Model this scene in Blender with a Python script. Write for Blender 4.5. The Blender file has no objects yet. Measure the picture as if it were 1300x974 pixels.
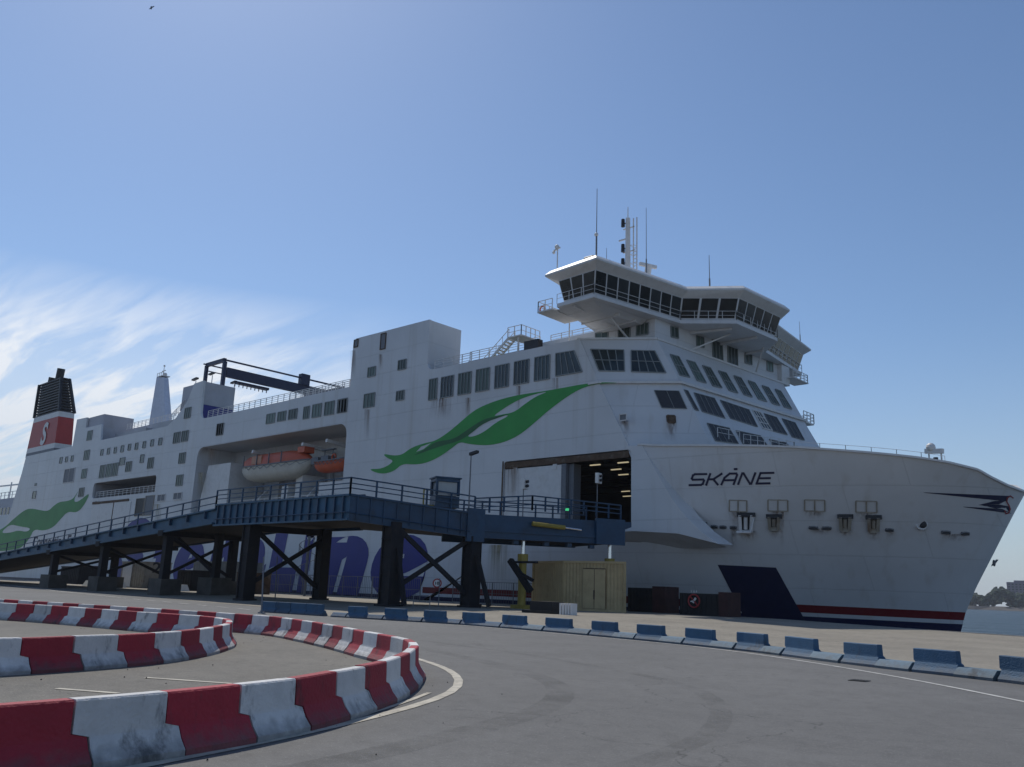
import bpy, math, random
from mathutils import Vector
from mathutils.geometry import tessellate_polygon
from mathutils.bvhtree import BVHTree
random.seed(7)
sc = bpy.context.scene
COL = sc.collection

# ------------------------------------------------------------------ camera
CZ = 1.75
AX = Vector((0.73835049, -0.1329988, -0.66117311))    # world X (towards the bow) in lens axes: right, down, forward
AY = Vector((0.67353456, 0.19555667, 0.7128175))      # world Y (across the quay to the ship)
AZ = Vector((0.03449294, -0.97163208, 0.23396865))    # world Z
cd = bpy.data.cameras.new('camera'); cam = bpy.data.objects.new('camera', cd); COL.objects.link(cam)
cd.sensor_width = 36; cd.lens = 1088/1300*36; cd.clip_start = .1; cd.clip_end = 30000
from mathutils import Matrix
R_ = Matrix(((AX[0], -AX[1], -AX[2]), (AY[0], -AY[1], -AY[2]), (AZ[0], -AZ[1], -AZ[2])))
cam.matrix_world = Matrix.Translation((0, 0, CZ)) @ R_.to_4x4()
sc.camera = cam

# ------------------------------------------------------------------ sky, sun, exposure
SUN = Vector((-.62, .24, .84)).normalized()
w = bpy.data.worlds.new('World'); sc.world = w; w.use_nodes = True
nt = w.node_tree; nt.nodes.clear(); N = nt.nodes.new; L = nt.links.new
sky = N('ShaderNodeTexSky'); sky.sky_type = 'NISHITA'; sky.sun_disc = False
sky.sun_elevation = math.asin(SUN.z); sky.sun_rotation = math.atan2(SUN.x, SUN.y)
sky.air_density = 1.0; sky.dust_density = .35; sky.ozone_density = 2.6
tc = N('ShaderNodeTexCoord'); sep = N('ShaderNodeSeparateXYZ'); L(tc.outputs['Generated'], sep.inputs[0])
def mth(op, a, b=None, c=None):
    n = N('ShaderNodeMath'); n.operation = op
    for i, v in enumerate((a, b, c)):
        if v is None: continue
        if isinstance(v, (int, float)): n.inputs[i].default_value = v
        else: L(v, n.inputs[i])
    return n.outputs[0]
zz = mth('ADD', sep.outputs[2], .10)
cmb = N('ShaderNodeCombineXYZ'); L(mth('DIVIDE', sep.outputs[0], zz), cmb.inputs[0]); L(mth('DIVIDE', sep.outputs[1], zz), cmb.inputs[1])
mp = N('ShaderNodeMapping'); mp.vector_type = 'POINT'; mp.inputs['Rotation'].default_value = (0, 0, math.radians(-20)); mp.inputs['Scale'].default_value = (.8, 4.2, 1)
L(cmb.outputs[0], mp.inputs[0])
no = N('ShaderNodeTexNoise'); no.inputs['Scale'].default_value = 1.5; no.inputs['Detail'].default_value = 8; no.inputs['Roughness'].default_value = .6; no.inputs['Distortion'].default_value = .55
L(mp.outputs[0], no.inputs['Vector'])
r1 = N('ShaderNodeMapRange'); r1.inputs['From Min'].default_value = .42; r1.inputs['From Max'].default_value = .62; L(no.outputs['Fac'], r1.inputs['Value'])
# clouds gather low in the west (towards the stern)
dirw = N('ShaderNodeVectorMath'); dirw.operation = 'DOT_PRODUCT'; L(tc.outputs['Generated'], dirw.inputs[0]); dirw.inputs[1].default_value = (-.93, .30, .19)
r2 = N('ShaderNodeMapRange'); r2.inputs['From Min'].default_value = .915; r2.inputs['From Max'].default_value = .985; L(dirw.outputs['Value'], r2.inputs['Value'])
r3 = N('ShaderNodeMapRange'); r3.inputs['From Min'].default_value = .315; r3.inputs['From Max'].default_value = .19; L(sep.outputs[2], r3.inputs['Value'])
r4 = N('ShaderNodeMapRange'); r4.inputs['From Min'].default_value = .85; r4.inputs['From Max'].default_value = .99; r4.inputs['To Max'].default_value = .30; L(dirw.outputs['Value'], r4.inputs['Value'])
cf = mth('MINIMUM', mth('ADD', mth('MULTIPLY', mth('MULTIPLY', r1.outputs[0], r2.outputs[0]), r3.outputs[0]), mth('MULTIPLY', r4.outputs[0], r3.outputs[0])), .9)
mx = N('ShaderNodeMix'); mx.data_type = 'RGBA'; L(cf, mx.inputs['Factor']); L(sky.outputs[0], mx.inputs['A']); mx.inputs['B'].default_value = (10, 9.6, 9.4, 1)
bg = N('ShaderNodeBackground'); bg.inputs['Strength'].default_value = .085
tint = N('ShaderNodeMix'); tint.data_type = 'RGBA'; tint.blend_type = 'MULTIPLY'; tint.inputs['Factor'].default_value = 1; tint.inputs['B'].default_value = (.90, .965, 1.03, 1)
hz = N('ShaderNodeMapRange'); hz.inputs['From Min'].default_value = .30; hz.inputs['From Max'].default_value = -.02; hz.inputs['To Max'].default_value = .95; L(sep.outputs[2], hz.inputs['Value'])
hz2 = mth('POWER', hz.outputs[0], 1.6)
hm = N('ShaderNodeMix'); hm.data_type = 'RGBA'; L(hz2, hm.inputs['Factor']); L(mx.outputs['Result'], hm.inputs['A']); hm.inputs['B'].default_value = (4.3, 4.7, 5.3, 1)
L(hm.outputs['Result'], tint.inputs['A']); L(tint.outputs['Result'], bg.inputs['Color'])
wo = N('ShaderNodeOutputWorld'); L(bg.outputs[0], wo.inputs[0])
sd = bpy.data.lights.new('sun', 'SUN'); sd.energy = 2.6; sd.angle = math.radians(.5); sd.color = (1, .95, .86)
so = bpy.data.objects.new('sun', sd); COL.objects.link(so); so.location = (0, 0, 80); so.rotation_euler = SUN.to_track_quat('Z', 'Y').to_euler()
sc.view_settings.view_transform = 'Standard'; sc.view_settings.look = 'None'; sc.view_settings.gamma = 1; sc.view_settings.use_curve_mapping = False
sc.view_settings.exposure = .28

# ------------------------------------------------------------------ pixel -> point of a real plane (photo 1300 x 974)
def ray(px, py):
    v = Vector((px-650, py-487, 1088)); return Vector((v.dot(AX), v.dot(AY), v.dot(AZ))).normalized()
O = Vector((0, 0, CZ))
def atY(px, py, Y=64.0):
    r = ray(px, py); return O + r*(Y/r.y)
def atX(px, py, X):
    r = ray(px, py); return O + r*(X/r.x)
def atZ(px, py, z=0.0):
    r = ray(px, py); return O + r*((z-CZ)/r.z)
def onpl(px, py, P0, n):
    r = ray(px, py); return O + r*((P0-O).dot(n)/r.dot(n))
def sm(t): t = max(0, min(1, t)); return t*t*(3-2*t)
def gz(x, y): return .35*sm((y-34)/10)*sm((-x-10)/25)
def ground(px, py):
    p = atZ(px, py, 0)
    for _ in range(12): p = atZ(px, py, gz(p.x, p.y))
    return p

# ------------------------------------------------------------------ materials
MATS = {}
def mat(name, col, rough=.6, var=.12, scale=1.5, bump=0, bscale=None, metal=0, emit=0, stretch=(1, 1, 1), dirt=None, dscale=.5, damt=.5, spec=.5):
    m = bpy.data.materials.new(name); m.use_nodes = True; t = m.node_tree; b = t.nodes['Principled BSDF']
    b.inputs['Roughness'].default_value = rough; b.inputs['Metallic'].default_value = metal
    b.inputs['Specular IOR Level'].default_value = spec
    c = t.nodes.new('ShaderNodeTexCoord'); mpp = t.nodes.new('ShaderNodeMapping'); mpp.inputs['Scale'].default_value = stretch
    t.links.new(c.outputs['Object'], mpp.inputs[0])
    n = t.nodes.new('ShaderNodeTexNoise'); n.inputs['Scale'].default_value = scale; n.inputs['Detail'].default_value = 8; n.inputs['Roughness'].default_value = .62
    t.links.new(mpp.outputs[0], n.inputs['Vector'])
    r = t.nodes.new('ShaderNodeMapRange'); r.inputs['From Min'].default_value = .3; r.inputs['From Max'].default_value = .7
    r.inputs['To Min'].default_value = 1-var; r.inputs['To Max'].default_value = 1+var*.6
    t.links.new(n.outputs['Fac'], r.inputs['Value'])
    v = t.nodes.new('ShaderNodeVectorMath'); v.operation = 'SCALE'; v.inputs[0].default_value = col[:3]
    t.links.new(r.outputs[0], v.inputs['Scale']); out = v.outputs[0]
    if dirt:
        n2 = t.nodes.new('ShaderNodeTexNoise'); n2.inputs['Scale'].default_value = dscale; n2.inputs['Detail'].default_value = 9; n2.inputs['Roughness'].default_value = .7
        t.links.new(mpp.outputs[0], n2.inputs['Vector'])
        r2 = t.nodes.new('ShaderNodeMapRange'); r2.inputs['From Min'].default_value = .52; r2.inputs['From Max'].default_value = .72; r2.inputs['To Max'].default_value = damt
        t.links.new(n2.outputs['Fac'], r2.inputs['Value'])
        x = t.nodes.new('ShaderNodeMix'); x.data_type = 'RGBA'; t.links.new(r2.outputs[0], x.inputs['Factor']); t.links.new(out, x.inputs['A']); x.inputs['B'].default_value = (*dirt, 1)
        out = x.outputs['Result']
    t.links.new(out, b.inputs['Base Color'])
    if bump:
        bn = t.nodes.new('ShaderNodeTexNoise'); bn.inputs['Scale'].default_value = bscale or scale*6; bn.inputs['Detail'].default_value = 6
        t.links.new(mpp.outputs[0], bn.inputs['Vector'])
        bu = t.nodes.new('ShaderNodeBump'); bu.inputs['Strength'].default_value = bump; bu.inputs['Distance'].default_value = .05
        t.links.new(bn.outputs['Fac'], bu.inputs['Height']); t.links.new(bu.outputs[0], b.inputs['Normal'])
    if emit:
        b.inputs['Emission Color'].default_value = (*col[:3], 1); b.inputs['Emission Strength'].default_value = emit
    MATS[name] = m; return m

def hull_paint(name, stripe=True, base=(.62, .625, .635), rough=.42):
    m = mat(name, base, rough, .10, .12, 0, spec=.35)
    t = m.node_tree; b = t.nodes['Principled BSDF']; src = b.inputs['Base Color'].links[0].from_socket
    c = t.nodes.new('ShaderNodeTexCoord')
    # fine vertical run-off streaks
    mpp = t.nodes.new('ShaderNodeMapping'); mpp.inputs['Scale'].default_value = (1.1, 1.1, .055); t.links.new(c.outputs['Object'], mpp.inputs[0])
    n = t.nodes.new('ShaderNodeTexNoise'); n.inputs['Scale'].default_value = 1.0; n.inputs['Detail'].default_value = 6; t.links.new(mpp.outputs[0], n.inputs['Vector'])
    r = t.nodes.new('ShaderNodeMapRange'); r.inputs['From Min'].default_value = .55; r.inputs['From Max'].default_value = .8; r.inputs['To Max'].default_value = .30; t.links.new(n.outputs['Fac'], r.inputs['Value'])
    x = t.nodes.new('ShaderNodeMix'); x.data_type = 'RGBA'; t.links.new(r.outputs[0], x.inputs['Factor']); t.links.new(src, x.inputs['A']); x.inputs['B'].default_value = (.36, .31, .24, 1)
    out = x.outputs['Result']
    # hull plating: seams as a very shallow bump
    br = t.nodes.new('ShaderNodeTexBrick'); sp = t.nodes.new('ShaderNodeSeparateXYZ'); t.links.new(c.outputs['Object'], sp.inputs[0])
    cb = t.nodes.new('ShaderNodeCombineXYZ'); t.links.new(sp.outputs[0], cb.inputs[0]); t.links.new(sp.outputs[2], cb.inputs[1]); t.links.new(cb.outputs[0], br.inputs['Vector'])
    br.inputs['Scale'].default_value = .1; br.inputs['Mortar Size'].default_value = .004; br.inputs['Brick Width'].default_value = .9; br.inputs['Row Height'].default_value = .27
    nb = t.nodes.new('ShaderNodeTexNoise'); nb.inputs['Scale'].default_value = .55; nb.inputs['Detail'].default_value = 4; t.links.new(c.outputs['Object'], nb.inputs['Vector'])
    md = t.nodes.new('ShaderNodeMath'); md.operation = 'SUBTRACT'; t.links.new(nb.outputs['Fac'], md.inputs[0]); t.links.new(br.outputs['Fac'], md.inputs[1])
    bu = t.nodes.new('ShaderNodeBump'); bu.inputs['Strength'].default_value = .5; bu.inputs['Distance'].default_value = .09; t.links.new(md.outputs[0], bu.inputs['Height']); t.links.new(bu.outputs[0], b.inputs['Normal'])
    sx = t.nodes.new('ShaderNodeMix'); sx.data_type = 'RGBA'; sm_ = t.nodes.new('ShaderNodeMath'); sm_.operation = 'MULTIPLY'; sm_.inputs[1].default_value = .11; t.links.new(br.outputs['Fac'], sm_.inputs[0]); t.links.new(sm_.outputs[0], sx.inputs['Factor']); t.links.new(out, sx.inputs['A']); sx.inputs['B'].default_value = (.15, .14, .13, 1); out = sx.outputs['Result']
    if stripe:
        def M(op, a, bb):
            q = t.nodes.new('ShaderNodeMath'); q.operation = op
            for i, v in enumerate((a, bb)):
                if isinstance(v, (int, float)): q.inputs[i].default_value = v
                else: t.links.new(v, q.inputs[i])
            return q.outputs[0]
        zt = M('ADD', sp.outputs[2], M('MULTIPLY', M('MAXIMUM', M('ADD', sp.outputs[0], 60), 0), .0125))
        red = M('MULTIPLY', M('GREATER_THAN', zt, 1.08), M('LESS_THAN', zt, 1.72))
        red = M('MULTIPLY', red, M('GREATER_THAN', sp.outputs[0], -71.5))
        blue = M('LESS_THAN', zt, .76)
        for f, cc in ((red, (.17, .014, .018, 1)), (blue, (.012, .016, .06, 1))):
            x = t.nodes.new('ShaderNodeMix'); x.data_type = 'RGBA'; t.links.new(f, x.inputs['Factor']); t.links.new(out, x.inputs['A']); x.inputs['B'].default_value = cc
            out = x.outputs['Result']
    t.links.new(out, b.inputs['Base Color']); return m

HULL = hull_paint('hull_white'); SUPER = hull_paint('superstructure_white', False)
WHITE = mat('white_paint', (.66, .65, .64), .5, .08, 2, dirt=(.38, .33, .26), dscale=.8, damt=.3)
LGREY = mat('deckhouse_grey', (.42, .42, .46), .6, .1, .6, dirt=(.3, .25, .2), dscale=.4, damt=.3)
DECK = mat('deck_green', (.12, .16, .14), .8)
GLASS = mat('ship_glass', (.018, .026, .028), .12, .5, .35, spec=.6)
GLASSG = mat('curtained_glass', (.065, .10, .085), .3, .5, .9, stretch=(2.5, 1, .2), spec=.5)
BGLASS = mat('bridge_glass', (.012, .014, .015), .15, .3, 1, spec=.35)
for gm, lo, hi in ((GLASS, .5, 3.2), (GLASSG, .45, 1.9), (BGLASS, .7, 2.6)):      # no two panes alike: blinds and rooms behind
    t = gm.node_tree; b = t.nodes['Principled BSDF']; src = b.inputs['Base Color'].links[0].from_socket; oi = t.nodes.new('ShaderNodeObjectInfo'); pw = t.nodes.new('ShaderNodeMath'); pw.operation = 'POWER'; pw.inputs[1].default_value = 2.2
    mr = t.nodes.new('ShaderNodeMapRange'); mr.inputs['To Min'].default_value = lo; mr.inputs['To Max'].default_value = hi; t.links.new(oi.outputs['Random'], pw.inputs[0]); t.links.new(pw.outputs[0], mr.inputs['Value'])
    vs = t.nodes.new('ShaderNodeVectorMath'); vs.operation = 'SCALE'; t.links.new(src, vs.inputs[0]); t.links.new(mr.outputs[0], vs.inputs['Scale']); t.links.new(vs.outputs[0], b.inputs['Base Color'])
FRAME = mat('window_frame', (.22, .24, .24), .5)
LOUVRE = mat('louvre_dark', (.04, .042, .05), .6, .3, 3, stretch=(1, 1, 6), bump=.4)
VENT = mat('vent_grey', (.16, .17, .19), .6, .25, 4, stretch=(1, 1, 6))
GREEN = mat('ribbon_green', (.03, .30, .05), .55, .2, .25)
DGREEN = mat('ribbon_green_dark', (.012, .12, .03), .55, .15, .25)
NAVY = mat('lettering_blue', (.014, .018, .20), .5, .1, .4)
NAVY2 = mat('name_blue', (.014, .016, .055), .5)
RED = mat('funnel_red', (.40, .035, .032), .5)
BLACK = mat('black_paint', (.012, .013, .018), .55, .3, 1)
RUST = mat('rusty_steel', (.10, .06, .035), .8, .5, 2, dirt=(.28, .25, .2), dscale=1.2)
RUSTW = mat('rust_stained_paint', (.30, .27, .22), .6, .25, 1.5, dirt=(.16, .08, .04), dscale=.9, damt=.8)
BLUE = mat('ramp_blue', (.009, .048, .108), .5, .25, .8, bump=.1, dirt=(.006, .01, .018), dscale=.5, damt=.7)
BLUEL = mat('ramp_blue_lit_side', (.02, .088, .165), .55, .25, .8, dirt=(.012, .02, .035), dscale=.7, damt=.6)  # same blue, paler: light on the girders along the quay painted in
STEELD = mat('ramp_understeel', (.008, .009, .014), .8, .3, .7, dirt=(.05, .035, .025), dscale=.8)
GBLUE = mat('gantry_blue', (.014, .02, .06), .5)
CONC = mat('concrete', (.26, .25, .235), .9, .25, .8, bump=.3, dirt=(.12, .11, .10), dscale=.6)
DCONC = mat('dark_concrete', (.085, .08, .072), .9, .35, .8, bump=.3, dirt=(.035, .033, .03), dscale=.6)
YEL = mat('container_cream', (.46, .355, .19), .6, .12, 1.2, dirt=(.22, .15, .07), dscale=1.1, damt=.45)
YELB = mat('cylinder_yellow', (.30, .23, .04), .5, .2, 2)
DARKBOX = mat('fender_dark', (.015, .016, .018), .8, .4, 1.2, bump=.3)
DRED = mat('fender_red', (.045, .014, .014), .75, .4, 1.5)
ORANGE = mat('lifeboat_orange', (.55, .10, .04), .5, .15, 1, dirt=(.4, .12, .06), dscale=.6, damt=.4)
BWHITE = mat('boat_white', (.56, .55, .50), .45, .12, 1, dirt=(.3, .27, .2), dscale=.8, damt=.4)
CHROME = mat('piston_rod', (.75, .77, .8), .18, .05, 1, metal=.9)
LAMPW = mat('deck_lamp_glow', (1, .86, .55), .5, 0, 1, emit=.32)
GLOWG = mat('green_signal', (.1, 1, .35), .5, 0, 1, emit=.3)
SIGNW = mat('sign_white', (.7, .7, .68), .5); SIGNR = mat('sign_red', (.32, .03, .035), .5)
TREEM = mat('far_foliage', (.035, .055, .03), .95, .5, .06)
ROCK = mat('shore_rock', (.09, .085, .08), .95, .4, .05)
FARB = mat('far_building', (.17, .15, .19), .9, .1, .05)

def barrier_mat(name, col, dirt, damt=.5):
    m = mat(name, col, .75, .16, 3, bump=.35, bscale=22, dirt=dirt, dscale=1.6, damt=damt)
    t = m.node_tree; b = t.nodes['Principled BSDF']; src = b.inputs['Base Color'].links[0].from_socket
    g = t.nodes.new('ShaderNodeNewGeometry'); s = t.nodes.new('ShaderNodeSeparateXYZ'); t.links.new(g.outputs['Position'], s.inputs[0])
    n = t.nodes.new('ShaderNodeTexNoise'); n.inputs['Scale'].default_value = 7; n.inputs['Detail'].default_value = 6; t.links.new(g.outputs['Position'], n.inputs['Vector'])
    mm = t.nodes.new('ShaderNodeMath'); mm.operation = 'MULTIPLY'; mm.inputs[1].default_value = .34; t.links.new(n.outputs['Fac'], mm.inputs[0])
    ma = t.nodes.new('ShaderNodeMath'); ma.operation = 'SUBTRACT'; t.links.new(s.outputs[2], ma.inputs[0]); t.links.new(mm.outputs[0], ma.inputs[1])
    r = t.nodes.new('ShaderNodeMapRange'); r.inputs['From Min'].default_value = -.13; r.inputs['From Max'].default_value = .05; r.inputs['To Min'].default_value = .6; r.inputs['To Max'].default_value = 0; t.links.new(ma.outputs[0], r.inputs['Value'])
    x = t.nodes.new('ShaderNodeMix'); x.data_type = 'RGBA'; t.links.new(r.outputs[0], x.inputs['Factor']); t.links.new(src, x.inputs['A']); x.inputs['B'].default_value = (.10, .095, .09, 1)
    # scraped black tyre rubs
    mp2 = t.nodes.new('ShaderNodeMapping'); mp2.inputs['Scale'].default_value = (.9, .9, .35); mp2.inputs['Rotation'].default_value = (.35, .2, 0); t.links.new(g.outputs['Position'], mp2.inputs[0])
    n3 = t.nodes.new('ShaderNodeTexNoise'); n3.inputs['Scale'].default_value = 1.7; n3.inputs['Detail'].default_value = 10; n3.inputs['Roughness'].default_value = .72; t.links.new(mp2.outputs[0], n3.inputs['Vector'])
    r3 = t.nodes.new('ShaderNodeMapRange'); r3.inputs['From Min'].default_value = .56; r3.inputs['From Max'].default_value = .66; r3.inputs['To Max'].default_value = .7; t.links.new(n3.outputs['Fac'], r3.inputs['Value'])
    y = t.nodes.new('ShaderNodeMix'); y.data_type = 'RGBA'; t.links.new(r3.outputs[0], y.inputs['Factor']); t.links.new(x.outputs['Result'], y.inputs['A']); y.inputs['B'].default_value = (.035, .035, .04, 1)
    oi = t.nodes.new('ShaderNodeObjectInfo'); rr_ = t.nodes.new('ShaderNodeMapRange'); rr_.inputs['To Min'].default_value = .78; rr_.inputs['To Max'].default_value = 1.12; t.links.new(oi.outputs['Random'], rr_.inputs['Value'])
    vs = t.nodes.new('ShaderNodeVectorMath'); vs.operation = 'SCALE'; t.links.new(y.outputs['Result'], vs.inputs[0]); t.links.new(rr_.outputs[0], vs.inputs['Scale'])
    t.links.new(vs.outputs[0], b.inputs['Base Color']); return m
BRED = barrier_mat('barrier_red', (.36, .022, .04), (.17, .022, .03))
BWHT = barrier_mat('barrier_white', (.66, .65, .64), (.38, .365, .34))
BBLU = barrier_mat('barrier_blue', (.038, .105, .19), (.03, .06, .10), .7)
BBLU2 = barrier_mat('barrier_blue_sunlit', (.12, .20, .27), (.06, .10, .13), .7)  # paler blue: sunlight on the low blocks is put into the colour

def ground_mat(name, base, light, dark, speck=.5, cracks=True):
    m = mat(name, base, .88, .14, .35, 0)
    t = m.node_tree; b = t.nodes['Principled BSDF']; src = b.inputs['Base Color'].links[0].from_socket
    g = t.nodes.new('ShaderNodeNewGeometry')
    def noise(s, d=6, ro=.6, vec=None):
        n = t.nodes.new('ShaderNodeTexNoise'); n.inputs['Scale'].default_value = s; n.inputs['Detail'].default_value = d; n.inputs['Roughness'].default_value = ro
        t.links.new(vec or g.outputs['Position'], n.inputs['Vector']); return n.outputs['Fac']
    def rng(v, a, c2, lo=0, hi=1):
        r = t.nodes.new('ShaderNodeMapRange'); r.inputs['From Min'].default_value = a; r.inputs['From Max'].default_value = c2; r.inputs['To Min'].default_value = lo; r.inputs['To Max'].default_value = hi
        t.links.new(v, r.inputs['Value']); return r.outputs[0]
    def mix(f, a, c3):
        x = t.nodes.new('ShaderNodeMix'); x.data_type = 'RGBA'; t.links.new(f, x.inputs['Factor']); t.links.new(a, x.inputs['A']); x.inputs['B'].default_value = (*c3, 1); return x.outputs['Result']
    out = mix(rng(noise(.13, 4), .42, .68, 0, .75), src, light)
    out = mix(rng(noise(.33, 6, .7), .5, .72, 0, .55), out, dark)
    out = mix(rng(noise(2.6, 8, .75), .46, .66, 0, .5), out, tuple(c*.8 for c in dark))
    out = mix(rng(noise(9, 4, .8), .56, .68, 0, .45), out, tuple(min(1, c*1.35) for c in light))
    out = mix(rng(noise(28, 3, .8), .58, .66, 0, speck), out, tuple(min(1, c*1.9) for c in light))
    out = mix(rng(noise(40, 2, .8), .58, .66, 0, speck), out, tuple(c*.55 for c in dark))
    if cracks:
        vo = t.nodes.new('ShaderNodeTexVoronoi'); vo.feature = 'DISTANCE_TO_EDGE'; vo.inputs['Scale'].default_value = .17
        dn = t.nodes.new('ShaderNodeTexNoise'); dn.inputs['Scale'].default_value = .8; dn.inputs['Detail'].default_value = 5; t.links.new(g.outputs['Position'], dn.inputs['Vector'])
        va = t.nodes.new('ShaderNodeVectorMath'); va.operation = 'MULTIPLY_ADD'; t.links.new(dn.outputs['Color'], va.inputs[0]); va.inputs[1].default_value = (2, 2, 2); t.links.new(g.outputs['Position'], va.inputs[2])
        t.links.new(va.outputs[0], vo.inputs['Vector'])
        out = mix(rng(vo.outputs['Distance'], .0, .0035, .6, 0), out, tuple(c*.3 for c in dark))
    t.links.new(out, b.inputs['Base Color'])
    bu = t.nodes.new('ShaderNodeBump'); bu.inputs['Strength'].default_value = .5; bu.inputs['Distance'].default_value = .008
    t.links.new(noise(55, 4, .7), bu.inputs['Height']); t.links.new(bu.outputs[0], b.inputs['Normal']); return m
ASPH = ground_mat('asphalt', (.125, .123, .12), (.155, .152, .147), (.092, .09, .088))
ASPH2 = ground_mat('old_asphalt', (.135, .125, .108), (.175, .162, .138), (.085, .08, .07), .7)
APRON = ground_mat('quay_concrete', (.235, .21, .17), (.30, .27, .22), (.15, .135, .11), .3)
PAINTW = mat('road_paint_white', (.52, .51, .48), .8, .3, 2.2, dirt=(.15, .145, .14), dscale=3, damt=.9)
PAINTY = mat('road_paint_yellow', (.50, .46, .38), .8, .3, 2.2, dirt=(.16, .15, .13), dscale=4, damt=.8)

def water_mat():
    m = bpy.data.materials.new('sea_water'); m.use_nodes = True; t = m.node_tree; b = t.nodes['Principled BSDF']
    b.inputs['Base Color'].default_value = (.055, .085, .115, 1); b.inputs['Roughness'].default_value = .32; b.inputs['IOR'].default_value = 1.33; b.inputs['Specular IOR Level'].default_value = .04
    g = t.nodes.new('ShaderNodeNewGeometry'); h = None
    for s, k in ((.30, 1.4), (.07, 2.6), (.9, .8), (.015, 3.0)):
        n = t.nodes.new('ShaderNodeTexNoise'); n.inputs['Scale'].default_value = s; n.inputs['Detail'].default_value = 4; t.links.new(g.outputs['Position'], n.inputs['Vector'])
        q = t.nodes.new('ShaderNodeMath'); q.operation = 'MULTIPLY_ADD'; q.inputs[1].default_value = k; t.links.new(n.outputs['Fac'], q.inputs[0])
        if h: t.links.new(h, q.inputs[2])
        else: q.inputs[2].default_value = 0
        h = q.outputs[0]
    bu = t.nodes.new('ShaderNodeBump'); bu.inputs['Strength'].default_value = 1; bu.inputs['Distance'].default_value = 1.3; t.links.new(h, bu.inputs['Height']); t.links.new(bu.outputs[0], b.inputs['Normal'])
    return m
WATER = water_mat()

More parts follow.
